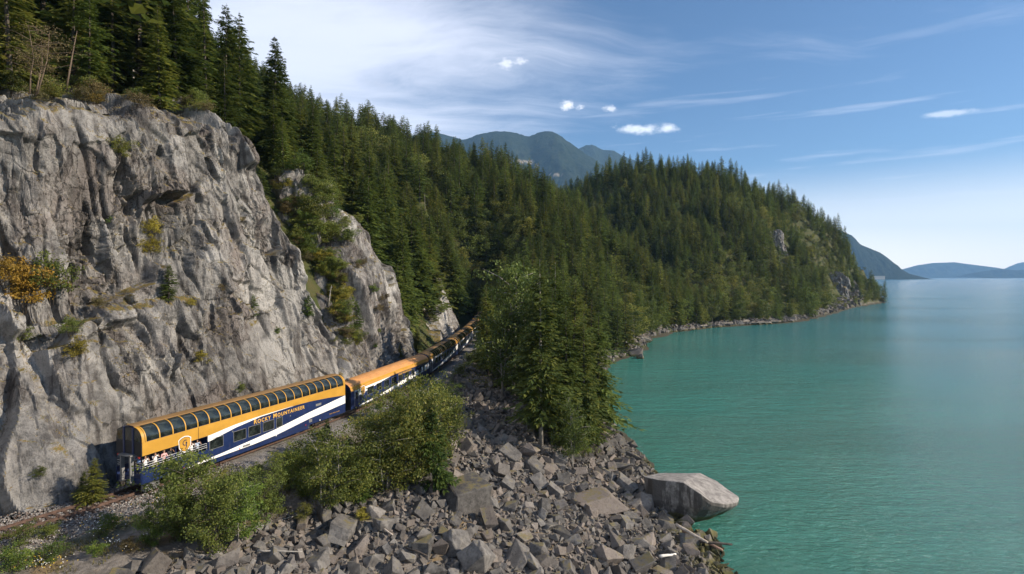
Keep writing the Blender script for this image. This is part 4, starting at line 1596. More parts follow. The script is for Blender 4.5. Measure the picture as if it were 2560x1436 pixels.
# --- single-level coaches
def coach(label, s0, L, kind):
    e = car("coach" if kind == 0 else "glass_roof_coach", label, s0, L, "railway car", "single-level cars of the train")
    H0, HR = 3.05, 4.15
    half = [(-W2, .70), (-W2, H0)] + [(-W2 + .04 + .0, H0 + .12), (-1.40, 3.52), (-1.05, 3.86), (-.55, 4.08), (0, HR)]
    prof = half + [(-y, z) for y, z in half[::-1][1:]]
    MB().extrude(prof, 0, L, closed=True, caps=True).build("body", m_blue, e)
    rp = [(y * 1.012, z + .012) for y, z in half[1:]]
    rp = rp[1:] + [(-y, z) for y, z in rp[1:-1][::-1]]
    MB().extrude(rp, 0, L).build("roof", m_roof if kind == 0 else m_goldroof, e, True)
    xs = np.linspace(.02, L - .02, 50)
    lowz = np.interp(xs, [0, 3, 8, 14, 20, L], [3.0, 3.0, 3.04, 3.08, 3.02, 2.92])
    A = [(x, -W2 - .006, float(z)) for x, z in zip(xs, lowz)]
    B = [(x, -W2 - .004 + .03, 3.18) for x in xs]
    C_ = [(x, -1.425, 3.55) for x in xs]
    MB().strip(A, B).strip(B, C_).build("gold_band", m_gold, e)
    xl = np.linspace(2.0, L - .02, 40)
    zc = np.interp(xl, [2, 9, 14, 19, L], [.82, 1.02, 1.32, 1.75, 2.35])
    th = np.interp(xl, [2, 9, 14, 19, L], [.14, .34, .52, .72, .98])
    sidepoly(zc - th / 2, zc + th / 2, xl, W2 + .006).build("white_stripe", m_white, e)
    xu = np.linspace(.9, 11, 30)
    z1 = np.interp(xu, xs, lowz)
    z0 = z1 - np.interp(xu, [.9, 2, 5, 8, 11], [.95, .80, .52, .25, .02])
    sidepoly(z0, z1, xu, W2 + .005).build("white_stripe", m_white, e)
    wins = [(4.2, 5.9), (6.7, 8.2), (9.0, 10.5), (11.3, 12.8), (13.6, 15.1), (15.9, 17.4), (18.2, 19.4), (21.0, 22.3), (23.0, 23.5), (24.2, 24.7)]
    for a, b in wins:
        flat_window(e, a, b, 1.78, 2.72)
    d = MB().box(1.0, 1.75, -W2 - .012, -W2, .85, 2.85).build("door", m_blue, e)
    MB().box(1.15, 1.6, -W2 - .02, -W2 - .012, 1.8, 2.65).build("door_window", m_glass, d)
    MB().tube([(.86, -W2 - .03, 1.0), (.86, -W2 - .03, 2.2)], .025, 5).tube([(1.9, -W2 - .03, 1.0), (1.9, -W2 - .03, 2.2)], .025, 5).build("grab_rail", m_steel, e)
    shield(e, 3.0, 2.62, 1.15)
    MB().box(-.38, 0, -.62, .62, .9, 3.35).build("gangway", m_dark, e)
    MB().box(L, L + .38, -.62, .62, .9, 3.35).build("gangway", m_dark, e)
    MB().box(-.012, 0, -1.5, 1.5, .72, 3.2).build("end_wall", m_dark, e)
    MB().box(5, L - 5, -1.3, 1.3, .28, .72).box(8, 11, -1.46, 1.46, .34, .72).box(14, 16, -1.46, 1.46, .34, .72).build("underfloor_equipment", m_under, e)
    if kind == 0:
        lettering(e, 13.6, 2.70, .38, "ROCKY MOUNTAINEER", m_letter, W2 + .014)
        for x, y in ((8.0, .5), (2.2, .3), (1.4, -.2)):
            MB().box(x, x + .3, y - .15, y + .15, 4.08, 4.24).build("roof_vent", m_grey, e)
        MB().box(.7, 2.4, .25, .34, 4.1, 4.16).build("roof_rail", m_dark, e)
    else:
        # curved panes let into the roof shoulder, bands across the roof
        wp = [(-1.545, 3.12), (-1.43, 3.545), (-1.075, 3.895), (-.60, 4.10)]
        pm = MB().extrude([(y * 1.02, z + .022) for y, z in wp], 0, 1.0).mesh("roof_window", m_glass, True)
        for k in range(14):
            o = obj("roof_window", pm, e)
            o.location = (3.4 + k * 1.28 + (1.2 if k > 6 else 0), 0, 0)
        for x in (.5, 2.4, 12.4, L - 3.0, L - .8):
            MB().extrude([(y * 1.022, z + .03) for y, z in rp], x, x + .45).build("roof_band", m_gold, e, True)
        MB().box(L - 6, L - 3.6, -.5, .5, 4.12, 4.26).build("roof_hatch", m_dark, e)
    bogies(e, (3.6, L - 3.6))
    return e


s = LD + 0.9
LCN = 25.6
coach("copper-roofed single-level coach coupled ahead of the dome car", s, LCN, 0)
s += LCN + .8
for lab in ("glass-roofed coach directly ahead of the copper-roofed coach", "glass-roofed coach in the middle of the shaded part of the train", "shaded glass-roofed coach just behind the locomotives"):
    coach(lab, s, 24.2, 1)
    s += 25.0


# --- locomotives
def loco(label, s0):
    L = 17.6
    e = car("locomotive", label, s0, L, "locomotive", "locomotives heading the train")
    MB().box(.2, L - .2, -1.5, 1.5, .95, 1.35).box(0, .2, -1.4, 1.4, .5, 1.6).box(L - .2, L, -1.4, 1.4, .4, 1.6).build("underframe", m_dark, e)
    MB().extrude([(-1.05, 1.35), (-1.05, 3.75), (-.8, 4.15), (.8, 4.15), (1.05, 3.75), (1.05, 1.35)], .9, 12.2, closed=True, caps=True).build("long_hood", m_blue, e)
    MB().extrude([(-1.07, 3.70), (-.81, 4.17), (.81, 4.17), (1.07, 3.70)], .9, 12.2).build("hood_roof", m_gold, e)
    cab = MB().extrude([(-1.5, 1.35), (-1.5, 3.9), (-1.1, 4.35), (1.1, 4.35), (1.5, 3.9), (1.5, 1.35)], 12.2, 14.9, closed=True, caps=True).build("cab", m_blue, e)
    MB().extrude([(-1.52, 3.85), (-1.1, 4.38), (1.1, 4.38), (1.52, 3.85)], 12.15, 15.1).build("cab_roof", m_gold, cab)
    MB().box(12.7, 13.5, -1.515, -1.5, 2.7, 3.5).box(13.8, 14.6, -1.515, -1.5, 2.7, 3.5).build("cab_window", m_glass, cab)
    MB().extrude([(-.9, 1.35), (-.9, 2.9), (.9, 2.9), (.9, 1.35)], 14.9, 16.9, closed=True, caps=True).build("nose", m_blue, e)
    for x in (2.2, 4.0, 7.0):
        MB().cyl((x, 0, 4.22), (0, 0, 1), .62, .14, 14).build("roof_fan", m_dark, e)
    MB().box(8.6, 10.4, -.35, .35, 4.17, 4.42).build("exhaust", m_dark, e)
    MB().box(13.2, 13.7, -.4, .4, 4.38, 4.62).build("air_conditioner", m_white, e)
    sidepoly([1.4, 1.45, 1.7, 2.3], [2.0, 2.05, 2.3, 2.9], [.9, 5, 9, 12.2], 1.058).build("white_stripe", m_white, e)
    MB().box(.9, 1.15, -1.065, -1.05, 1.4, 3.7).box(12.2, 12.4, -1.512, -1.5, 1.4, 3.8).box(.2, L - .2, -1.512, -1.5, 1.22, 1.36).build("white_trim", m_white, e)
    rb = MB()
    for x in np.linspace(.6, 11.8, 8):
        rb.tube([(x, -1.46, 1.35), (x, -1.46, 2.3)], .025, 5)
    rb.tube([(.6, -1.46, 2.3), (11.8, -1.46, 2.3)], .025, 5)
    rb.build("handrail", m_white, e)
    MB().cyl((8, 0, .7), (1, 0, 0), .6, 4.5, 12).build("fuel_tank", m_under, e)
    bogies(e, (3.4, L - 3.6))


loco("second locomotive, coupled just ahead of the last shaded coach", s)
loco("leading locomotive, farthest vehicle of the train", s + 18.6)

# --- travellers on the open platform
m_skin = plain("skin", (0.46, 0.27, 0.19), 0.55, var=.06)
m_skin2 = plain("skin_tanned", (0.34, 0.19, 0.125), 0.55, var=.06)
m_hair = [plain("hair_brown", (0.05, 0.03, 0.018), .6), plain("hair_grey", (0.36, 0.34, 0.32), .6), plain("hair_blond", (0.33, 0.22, 0.10), .6)]
m_trs = [plain("trousers_navy", (0.02, 0.025, 0.05), .8), plain("trousers_khaki", (0.22, 0.17, 0.11), .8)]
m_sht = {"white": plain("shirt_white", (.74, .73, .71), .8), "pink": plain("shirt_pink", (.62, .36, .36), .8), "blue": plain("shirt_blue", (.14, .22, .42), .8), "grey": plain("jacket_dark_grey", (.05, .05, .055), .8),
         "red": plain("shirt_red", (.40, .05, .05), .8), "check": plain("shirt_pale_blue", (.42, .50, .62), .8, var=.3, scale=9)}


def body_mesh(pose, shirt, trousers, skin, hgt=1.72):
    """one continuous figure: joints as vertices, a skin over them; facing -Y"""
    k = hgt / 1.75
    J = {"pel": (0, 0, .95), "chest": (0, .02, 1.28), "neck": (0, .0, 1.50), "jaw": (0, -.035, 1.585), "head": (0, -.01, 1.66), "crown": (0, .0, 1.735)}
    rad = {"pel": (.165, .12), "chest": (.185, .125), "neck": (.060, .060), "jaw": (.068, .075), "head": (.080, .098), "crown": (.052, .06)}
    E = [("pel", "chest"), ("chest", "neck"), ("neck", "jaw"), ("jaw", "head"), ("head", "crown")]
    for sgn, n in ((-1, "l"), (1, "r")):
        J[n + "hip"] = (sgn * .10, 0, .88)
        J[n + "knee"] = (sgn * .11, -.02, .49)
        J[n + "ank"] = (sgn * .115, .02, .09)
        J[n + "toe"] = (sgn * .125, -.15, .04)
        rad[n + "hip"] = (.092, .10)
        rad[n + "knee"] = (.060, .065)
        rad[n + "ank"] = (.042, .046)
        rad[n + "toe"] = (.040, .030)
        J[n + "sho"] = (sgn * .19, .01, 1.43)
        up_ = pose == "photo" or (pose == "half" and sgn > 0) or (pose == "wave" and sgn < 0)
        if up_ and pose != "wave":
            J[n + "elb"] = (sgn * .27, -.16, 1.27)
            J[n + "wri"] = (sgn * .10, -.28, 1.55)
            J[n + "han"] = (sgn * .055, -.30, 1.63)
        elif up_:
            J[n + "elb"] = (sgn * .40, -.05, 1.55)
            J[n + "wri"] = (sgn * .42, -.10, 1.80)
            J[n + "han"] = (sgn * .42, -.12, 1.89)
        else:
            J[n + "elb"] = (sgn * .26, -.06, 1.16)
            J[n + "wri"] = (sgn * .20, -.30, 1.20)
            J[n + "han"] = (sgn * .18, -.38, 1.20)
        rad[n + "sho"] = (.066, .066)
        rad[n + "elb"] = (.045, .045)
        rad[n + "wri"] = (.032, .030)
        rad[n + "han"] = (.042, .024)
        E += [("pel", n + "hip"), (n + "hip", n + "knee"), (n + "knee", n + "ank"), (n + "ank", n + "toe"), ("chest", n + "sho"), (n + "sho", n + "elb"), (n + "elb", n + "wri"), (n + "wri", n + "han")]
    names = list(J)
    me = bpy.data.meshes.new("person")
    me.from_pydata([Vector(J[n]) * k for n in names], [(names.index(a), names.index(b)) for a, b in E], [])
    o = bpy.data.objects.new("tmp", me)
    COL.objects.link(o)
    o.modifiers.new("skin", "SKIN")
    sub = o.modifiers.new("sub", "SUBSURF")
    sub.levels = sub.render_levels = 1
    for i, n in enumerate(names):
        me.skin_vertices[0].data[i].radius = [v * k for v in rad[n]]
        me.skin_vertices[0].data[i].use_root = n == "pel"
    bpy.context.view_layer.update()
    ev = o.evaluated_get(bpy.context.evaluated_depsgraph_get())
    out = bpy.data.meshes.new_from_object(ev)
    bpy.data.objects.remove(o)
    out.materials.clear()
    for m in (shirt, trousers, skin, m_dark):
        out.materials.append(m)
    for p in out.polygons:
        c = p.center / k
        best, bd = None, 9
        for a, b in E:
            A, B = Vector(J[a]), Vector(J[b])
            t = max(0, min(1, (c - A).dot(B - A) / (B - A).length_squared))
            d_ = (A + (B - A) * t - c).length
            if d_ < bd:
                bd, best = d_, (a, b)
        a, b = best
        if b.endswith("toe"):
            p.material_index = 3
        elif b.endswith(("knee", "ank", "hip")):
            p.material_index = 1
        elif b in ("jaw", "head", "crown") or b.endswith(("wri", "han")) or c.z > 1.49:
            p.material_index = 2
        else:
            p.material_index = 0
        p.use_smooth = True
    return out, k


def hair_mesh(k, m):
    mb = MB()
    n, mm = 10, 5
    for j in range(mm + 1):
        a = R(90 - j * 22)
        for i in range(n):
            b = 2 * math.pi * i / n
            back = max(0, math.sin(b))
            aa = a if math.sin(b) > -.35 else max(a, R(34))
            mb.v.append((k * .094 * math.cos(aa) * math.cos(b), k * (.108 * math.cos(aa) * math.sin(b) + .008), k * (1.665 + .098 * math.sin(aa) - .02 * back)))
    for j in range(mm):
        for i in range(n):
            mb.f.append((j * n + i, (j + 1) * n + i, (j + 1) * n + (i + 1) % n, j * n + (i + 1) % n))
    return mb.mesh("hair", m, True)


def face_bits(e, k):
    o = MB().tube([(0, -.095 * k, 1.665 * k), (0, -.125 * k, 1.632 * k), (0, -.10 * k, 1.622 * k)], [.008, .016, .010], 6).build("nose", m_skin, e)
    MB().cyl((-.032 * k, -.098 * k, 1.672 * k), (0, 1, 0), .012, .012, 8).cyl((.032 * k, -.098 * k, 1.672 * k), (0, 1, 0), .012, .012, 8).build("sunglasses", m_dark, e)


bpy.context.view_layer.update()
crowd = [(.55, -1.15, "photo", "white", 0, 0, "person in a white shirt raising a camera at the rear corner of the platform"), (1.35, -1.18, "photo", "white", 1, 1, "person in a white top photographing from the railing, second from the platform corner"),
         (2.1, -1.2, "lean", "pink", 1, 2, "person in a pink top leaning on the platform railing"), (2.75, -1.12, "half", "grey", 0, 0, "person in a dark jacket and sunglasses behind the platform railing"),
         (3.65, -1.2, "lean", "red", 0, 0, "person in a red top at the platform railing"), (4.6, -1.2, "photo", "white", 1, 1, "person in a white shirt at the front end of the open platform"),
         (5.25, -1.15, "half", "check", 0, 2, "person in a pale blue shirt beside the platform's front wall"), (.75, -.05, "photo", "blue", 0, 1, "person in a blue shirt with arms raised in the rear doorway"),
         (1.0, .75, "lean", "check", 1, 0, "person standing in the shade on the far side of the platform")]
for x, y, pose, sh_, tr_, hr, lab in crowd:
    bm_, k = body_mesh(pose, m_sht[sh_], m_trs[tr_], m_skin if x != 2.75 else m_skin2, 1.66 + .12 * random.random())
    o = obj("person", bm_)
    mw = Matrix.Translation(dome.location) @ Matrix.Rotation(dome.rotation_euler.z, 4, "Z")
    o.location = mw @ Vector((x, y, 1.2))
    yaw = dome.rotation_euler.z + (R(-75) if y > -.5 else random.uniform(-.35, .1))
    o.rotation_euler = (0, 0, yaw)
    tag(o, lab, "person", "travellers on the open platform")
    obj("hair", hair_mesh(k, m_hair[hr]), o)
    face_bits(o, k)
    if pose == "photo":
        MB().box(-.055, .055, -.36, -.30, 1.60, 1.67).cyl((0, -.37, 1.635), (0, 1, 0), .025, .05, 8).build("camera_in_hands", m_dark, o)

# ------------------------------------------------------------------ plants
def leaf_mat(name, a, b, c_, trans=0.25):
    m, nt = new_mat(name)
    geo = nt.node("ShaderNodeNewGeometry")
    oi = nt.node("ShaderNodeObjectInfo")
    n = nt.noise(geo.outputs["Position"], 0.55, 4, 0.6)
    ri = geo.outputs["Random Per Island"]
    rn = oi.outputs["Random"]
    col = nt.mix(nt.ss(nt.m("ADD", nt.m("MULTIPLY", n, 0.7), nt.m("MULTIPLY", ri, 0.3)), 0.3, 0.72), a, b)
    col = nt.mix(nt.ss(nt.m("ADD", nt.m("MULTIPLY", rn, .65), nt.m("MULTIPLY", ri, 0.5)), 0.55, 1.1), col, c_)
    k = nt.m("ADD", nt.m("MULTIPLY", nt.m("FRACT", nt.m("MULTIPLY", rn, 17.3)), 0.75), 0.65)
    col = nt.mix(1.0, col, nt.comb(k, k, k), "MULTIPLY")
    finish(nt, col, 0.6, spec=0.25, trans=trans)
    return m


m_fir = leaf_mat("fir_needles", (0.058, 0.088, 0.021), (0.128, 0.162, 0.030), (0.195, 0.190, 0.036), 0.38)
m_young = leaf_mat("young_fir_needles", (0.040, 0.075, 0.016), (0.085, 0.125, 0.022), (0.11, 0.14, 0.025), 0.28)
m_alder = leaf_mat("alder_leaves", (0.072, 0.098, 0.022), (0.155, 0.185, 0.038), (0.240, 0.215, 0.042), 0.38)
m_green = leaf_mat("green_leaves", (0.060, 0.105, 0.020), (0.135, 0.185, 0.032), (0.23, 0.225, 0.035), 0.36)
m_aspen = leaf_mat("aspen_leaves", (0.055, 0.085, 0.020), (0.115, 0.145, 0.030), (0.165, 0.165, 0.035), 0.32)
m_yellow = leaf_mat("yellow_leaves", (0.20, 0.17, 0.025), (0.33, 0.26, 0.035), (0.24, 0.22, 0.03), 0.3)
m_autumn = leaf_mat("autumn_leaves", (0.24, 0.16, 0.025), (0.42, 0.24, 0.035), (0.13, 0.12, 0.03), 0.3)
m_brown = leaf_mat("brown_twigs_and_leaves", (0.095, 0.070, 0.030), (0.15, 0.115, 0.045), (0.10, 0.10, 0.035), 0.2)
m_bark = plain("bark", (0.085, 0.070, 0.058), 0.9, 0, 0.2, 0.4, 5)
m_pale = plain("pale_bark", (0.27, 0.25, 0.22), 0.85, 0, 0.2, 0.3, 4)
m_drift = plain("driftwood", (0.40, 0.34, 0.28), 0.85, 0, 0.2, 0.25, 3)


def conifer_geo(seed, h, r, spacing, nb, k, bare=0.06, ragged=0.35, drop_=0.25, kite=1.0):
    """needle sprays of a conifer as leaf-like quads, layered along drooping branches"""
    rn = np.random.default_rng(seed)
    V = []
    z = h * bare
    zs, azs = [], []
    while z < h * 0.985:
        f = (z - h * bare) / (h * (1 - bare))
        for _ in range(nb if f < .9 else max(3, nb - 2)):
            zs.append(z + rn.uniform(-.5, .5) * spacing)
            azs.append(rn.uniform(0, 6.283))
        z += spacing * (1.15 - 0.55 * f)
    zs, azs = np.array(zs), np.array(azs)
    f = np.clip((zs - h * bare) / (h * (1 - bare)), 0, 1)
    lobes = 1 + 0.22 * np.sin(zs * 1.7 + seed) * np.cos(azs * 2 + seed) + 0.15 * np.sin(zs * .6 + azs)
    L = r * ((1 - f) ** 0.82 * np.clip(f * 7 + .45, 0, 1) + 0.025) * lobes * rn.uniform(1 - ragged, 1 + ragged * .45, len(zs))
    e0 = -0.10 + 0.75 * f ** 1.6 + rn.uniform(-.15, .15, len(zs))
    out = np.stack([np.cos(azs), np.sin(azs), np.zeros_like(azs)], -1)
    sid = np.stack([-np.sin(azs), np.cos(azs), np.zeros_like(azs)], -1)
    base = np.stack([0 * zs, 0 * zs, zs], -1)
    up = np.array([0, 0, 1.0])
    quads = []
    for t in np.linspace(0.22, 1.0, k):
        p = base + out * (L * t)[:, None] + up * (L * t * np.sin(e0) - drop_ * L * t * t + 0.10 * L * np.maximum(t - .7, 0))[:, None]
        for sg in ((-1, 1) if t < .97 else (-1, 0, 1)):
            ang = (0.95 - 0.45 * t) * sg + rn.uniform(-.25, .25, len(zs))
            dv = out * np.cos(ang)[:, None] + sid * np.sin(ang)[:, None] + up * rn.uniform(-.38, .16, len(zs))[:, None]
            ls = (L * (0.46 - 0.26 * t) + 0.14) * rn.uniform(.7, 1.25, len(zs)) * kite
            wd = ls * rn.uniform(.30, .48, len(zs))
            pr = sid * np.cos(ang)[:, None] - out * np.sin(ang)[:, None] + up * rn.uniform(-.55, .55, len(zs))[:, None]
            a = p
            b = p + dv * (ls * .55)[:, None] + pr * (wd * .5)[:, None]
            c = p + dv * ls[:, None] - up * (ls * .16)[:, None]
            d = p + dv * (ls * .5)[:, None] - pr * (wd * .5)[:, None]
            quads.append(np.stack([a, b, c, d], 1))
    Qd = np.concatenate(quads)
    return Qd.reshape(-1, 3), np.arange(len(Qd) * 4).reshape(-1, 4)


def trunk_geo(h, r, seed=0, n=7, bend=0.0):
    mb = MB()
    rn = random.Random(seed)
    pts, rd = [], []
    for i in range(6):
        t = i / 5
        pts.append((bend * math.sin(t * 2 + seed) * h * .03, bend * math.cos(t * 1.5 + seed) * h * .03, -0.8 + (h + .8) * t))
        rd.append(r * (1 - t) ** .8 + .012)
    mb.tube(pts, rd, n)
    return mb


CON = []       # (height, radius, crown mesh, trunk mesh)
for k, (h, r, sp, nb, kk, bare, rg, dp) in enumerate(((24, 4.3, .50, 8, 5, .06, .40, .28), (22, 3.6, .48, 8, 5, .04, .35, .30), (26, 4.8, .55, 8, 5, .10, .50, .24), (20, 3.8, .46, 8, 5, .02, .32, .32), (23, 3.3, .50, 7, 5, .06, .45, .34), (25, 4.0, .62, 7, 5, .22, .62, .20), (21, 4.4, .50, 8, 5, .03, .55, .30), (24, 2.9, .58, 6, 5, .12, .60, .40))):
    V, F = conifer_geo(40 + k, h, r, sp, nb, kk, bare, rg, dp, 1.1)
    CON.append((h, r, np_mesh("crown", V, F, [m_fir]), trunk_geo(h, .30, k).mesh("trunk", m_bark, True)))
BIGC = []
for k, (h, r, sp, nb, kk, bare, rg, dp, mt) in enumerate(((25, 4.9, .50, 8, 6, .12, .50, .22, m_fir), (23, 4.4, .48, 8, 6, .06, .45, .24, m_fir), (27, 5.0, .48, 10, 6, .13, .38, .22, m_fir))):
    V, F = conifer_geo(140 + k, h, r, sp, nb, kk, bare, rg, dp, 0.85)
    BIGC.append((h, r, np_mesh("crown", V, F, [mt]), trunk_geo(h, .34, k + 9).mesh("trunk", m_pale if k == 2 else m_bark, True)))
YNG = []
for k, (h, r, sp, nb) in enumerate(((5, 1.35, .24, 7), (6, 1.5, .26, 7), (4, 1.3, .22, 7))):
    V, F = conifer_geo(80 + k, h, r, sp, nb, 5, .03, .3, .10, 0.95)
    YNG.append((h, r, np_mesh("crown", V, F, [m_young]), trunk_geo(h, .10, k).mesh("trunk", m_bark, True)))


def leafy_geo(seed, h, r, nstem, nlimb, ntwig, nleaf, leaf, low=0.25, clump=0.42, sway=0.25):
    """a broadleaf: stems, limbs and twigs with leaf-sized quads clustered round the twig ends"""
    rn = np.random.default_rng(seed)
    mb = MB()
    cl_ = []
    for s_ in range(nstem):
        a0 = rn.uniform(0, 6.28)
        lean = (0.10 + 0.34 * rn.random()) * (1 if nstem > 1 else .3)
        tip = np.array([math.cos(a0) * lean * r * 1.5, math.sin(a0) * lean * r * 1.5, h * rn.uniform(.78, 1.0)])
        mid = tip * .5 + rn.normal(0, .05 * h, 3) * [1, 1, 0]
        b0 = np.array([math.cos(a0), math.sin(a0), 0]) * (0.12 * r if nstem > 1 else 0)
        P0 = [b0 + [0, 0, -.4], b0 * .7 + mid * .5, mid, mid * .45 + tip * .55, tip]
        rr = 0.016 * h * (1 if nstem == 1 else .75)
        mb.tube(P0, [rr, rr * .8, rr * .6, rr * .4, rr * .12], 6)
        for q in range(nlimb):
            t = low + (1 - low) * (q + rn.random()) / nlimb
            p = np.array([np.interp(t, [0, .25, .5, .75, 1], [P[i] for P in P0]) for i in range(3)])
            env = r * math.sqrt(max(.05, 1 - ((t - .48) / .62) ** 2)) * rn.uniform(.40, 1.22)
            az_ = rn.uniform(0, 6.28)
            e = p + np.array([math.cos(az_) * env, math.sin(az_) * env, env * rn.uniform(.05, .55)])
            m_ = (p + e) / 2 + [0, 0, env * .06]
            mb.tube([p, m_, e], [rr * .38, rr * .24, rr * .08], 4)
            for w_ in range(ntwig):
                u = rn.uniform(.35, 1.05)
                cl_.append(p + (e - p) * u + rn.normal(0, .20, 3) * env * .75 * [1, 1, .7])
    cl_ = np.array(cl_)
    C = np.repeat(cl_, nleaf, 0)
    n = len(C)
    C = C + rn.normal(0, 1, (n, 3)) * clump * [1, 1, .62] * rn.uniform(.5, 1.2, (n, 1))
    C[:, 2] = np.maximum(C[:, 2], .05)
    a = rn.normal(0, 1, (n, 3)) + [0, 0, -.3]
    a /= np.linalg.norm(a, axis=1, keepdims=True)
    b = np.cross(a, rn.normal(0, 1, (n, 3)) + [0, 0, .5])
    b /= np.linalg.norm(b, axis=1, keepdims=True) + 1e-6
    s_ = leaf * rn.uniform(.6, 1.3, (n, 1))
    Qd = np.stack([C, C + a * s_ * .5 + b * s_ * .36, C + a * s_, C + a * s_ * .5 - b * s_ * .36], 1)
    return Qd.reshape(-1, 3), np.arange(n * 4).reshape(-1, 4), mb


def leafy(seed, h, r, mats, stem_mat, **kw):
    V, F, mb = leafy_geo(seed, h, r, **kw)
    return [(h, r, np_mesh("foliage", V, F, [m]), mb.mesh("stem", stem_mat, True)) for m in mats]


ALD = [leafy(11, 6.0, 2.3, [m_alder, m_green], m_bark, nstem=5, nlimb=12, ntwig=6, nleaf=30, leaf=.16, clump=.28, low=.06), leafy(12, 6.0, 2.0, [m_alder, m_green], m_pale, nstem=4, nlimb=14, ntwig=6, nleaf=30, leaf=.155, clump=.27, low=.08),
       leafy(13, 6.0, 2.6, [m_alder, m_green], m_bark, nstem=6, nlimb=10, ntwig=6, nleaf=30, leaf=.155, clump=.28, low=.05)]
BSH = [leafy(21, 2.0, 1.25, [m_green, m_alder, m_yellow, m_autumn, m_brown], m_bark, nstem=6, nlimb=5, ntwig=4, nleaf=26, leaf=.11, low=.12, clump=.16),
       leafy(22, 2.0, 1.5, [m_green, m_alder, m_yellow, m_autumn, m_brown], m_bark, nstem=7, nlimb=4, ntwig=4, nleaf=26, leaf=.11, low=.1, clump=.17)]
BRD = [leafy(31, 14, 4.6, [m_aspen, m_alder], m_pale, nstem=1, nlimb=34, ntwig=7, nleaf=22, leaf=.36, low=.2, clump=.6), leafy(32, 14, 3.9, [m_aspen, m_alder], m_pale, nstem=2, nlimb=22, ntwig=7, nleaf=22, leaf=.34, low=.2, clump=.6)]


def plant(name, proto, loc, h, label, cat, group, parts=("crown", "trunk"), wide=1.0, rz=None, tilt=0.03):
    ph, pr, cm, tm = proto
    e = thing(name, label, cat, loc, random.uniform(0, 6.28) if rz is None else rz, group)
    e.rotation_euler.x = random.uniform(-tilt, tilt)
    e.rotation_euler.y = random.uniform(-tilt, tilt)
    k = h / ph
    e.scale = (k * wide, k * wide, k)
    o = bpy.data.objects.new(parts[0], cm)
    COL.objects.link(o)
    o.parent = e
    o = bpy.data.objects.new(parts[1], tm)
    COL.objects.link(o)
    o.parent = e
    return e


def ground_at(px, py):
    loc, n = hit(px, py)
    return loc


# alders and small conifers along the track's right side
for px, py, h, k, v, lab in ((462, 1352, 6.1, 0, 0, "tall loose alder bush covering the front end of the open platform"), (530, 1372, 5.0, 2, 0, "broad olive alder bush right of the rear steps"), (600, 1352, 4.4, 1, 1, "bright green alder bush below the dome car"),
                             (660, 1300, 4.0, 2, 0, "low olive alder bush at the right end of the nearest thicket"), (385, 1362, 2.6, 2, 1, "small green alder at the left end of the nearest thicket"), (545, 1280, 3.2, 0, 0, "small alder behind the nearest thicket, close to the rails"),
                             (812, 1268, 6.2, 1, 0, "slender alder with a pale trunk in the middle thicket"), (725, 1222, 3.6, 2, 1, "dark green low alder left of the middle thicket"), (770, 1238, 4.2, 0, 1, "dense green alder beside the slender one"),
                             (885, 1262, 5.0, 0, 0, "olive alder at the right end of the middle thicket"), (960, 1222, 7.6, 1, 0, "tall alder at the left end of the tallest thicket"), (1010, 1218, 9.0, 2, 0, "tallest alder hiding the copper-roofed coach's wheels"),
                             (1065, 1180, 9.2, 1, 0, "tall alder at the right end of the tallest thicket"), (1105, 1140, 6.5, 0, 0, "lower alder at the right edge of the tallest thicket"), (925, 1190, 6.0, 0, 0, "alder between the middle and the tallest thicket"),
                             (1035, 1140, 7.0, 0, 1, "greener alder behind the tallest thicket"), (985, 1140, 6.0, 2, 0, "olive alder behind the tallest thicket by the rails"), (1120, 1040, 4.5, 2, 1, "small alder beside the shaded coaches")):
    loc = ground_at(px, py)
    if loc:
        plant("alder_bush", ALD[k][v], loc, h, lab, "bush", "alder bushes between the rails and the rock slope", ("foliage", "stem"), 1.0 if h < 8 else .78)
for px, py, h, lab in ((822, 1150, 4.2, "small bright conifer tip in front of the dome car's front end"), (868, 1235, 5.2, "young green conifer in the middle thicket"), (1085, 1215, 7.6, "dark young conifer inside the tallest thicket"), (1060, 1165, 6, "young conifer behind the tallest alders"),
                       (715, 1185, 2.6, "small bright conifer low beside the rails below the dome car"), (905, 1250, 3.6, "small conifer at the foot of the middle thicket")):
    loc = ground_at(px, py)
    if loc:
        plant("young_conifer", YNG[random.randrange(3)], loc, h, lab, "tree", "young conifers among the alders")
# low plants at the lower left
for px, py, h, k, v, lab in ((40, 1425, 1.5, 0, 0, "bright green bush in the bottom left corner"), (115, 1408, 1.2, 1, 0, "green flowering bush right of the corner bush"), (238, 1392, .9, 0, 0, "small bright green bush alone on the gravel"), (40, 1368, 1.3, 1, 1, "yellow-green bush beside the near rail"),
                             (118, 1348, 1.0, 0, 1, "low bush between the track and the flowers"), (290, 1320, 1.1, 1, 0, "low dark green bush left of the alder thicket, by the rails"), (330, 1380, .9, 0, 4, "dry brown bush left of the nearest thicket"), (250, 1345, .8, 1, 1, "low olive bush on the track's gravel edge"),
                             (640, 1190, 1.1, 0, 1, "low olive bush below the dome car's windows"), (690, 1260, 1.2, 1, 4, "brownish bush between the two thickets"), (760, 1300, 1.1, 0, 1, "low bush at the top of the rocks"), (910, 1300, .9, 0, 2, "small yellow bush at the top of the rock slope"),
                             (1180, 905, 2.0, 1, 1, "grey-green bush beside the shaded coaches"), (1150, 940, 1.6, 0, 1, "low bush at the top of the shaded rocks")):
    loc = ground_at(px, py)
    if loc:
        plant("bush", BSH[k][v], loc, h, lab, "bush", "low bushes beside the track", ("foliage", "stem"), 1.1)

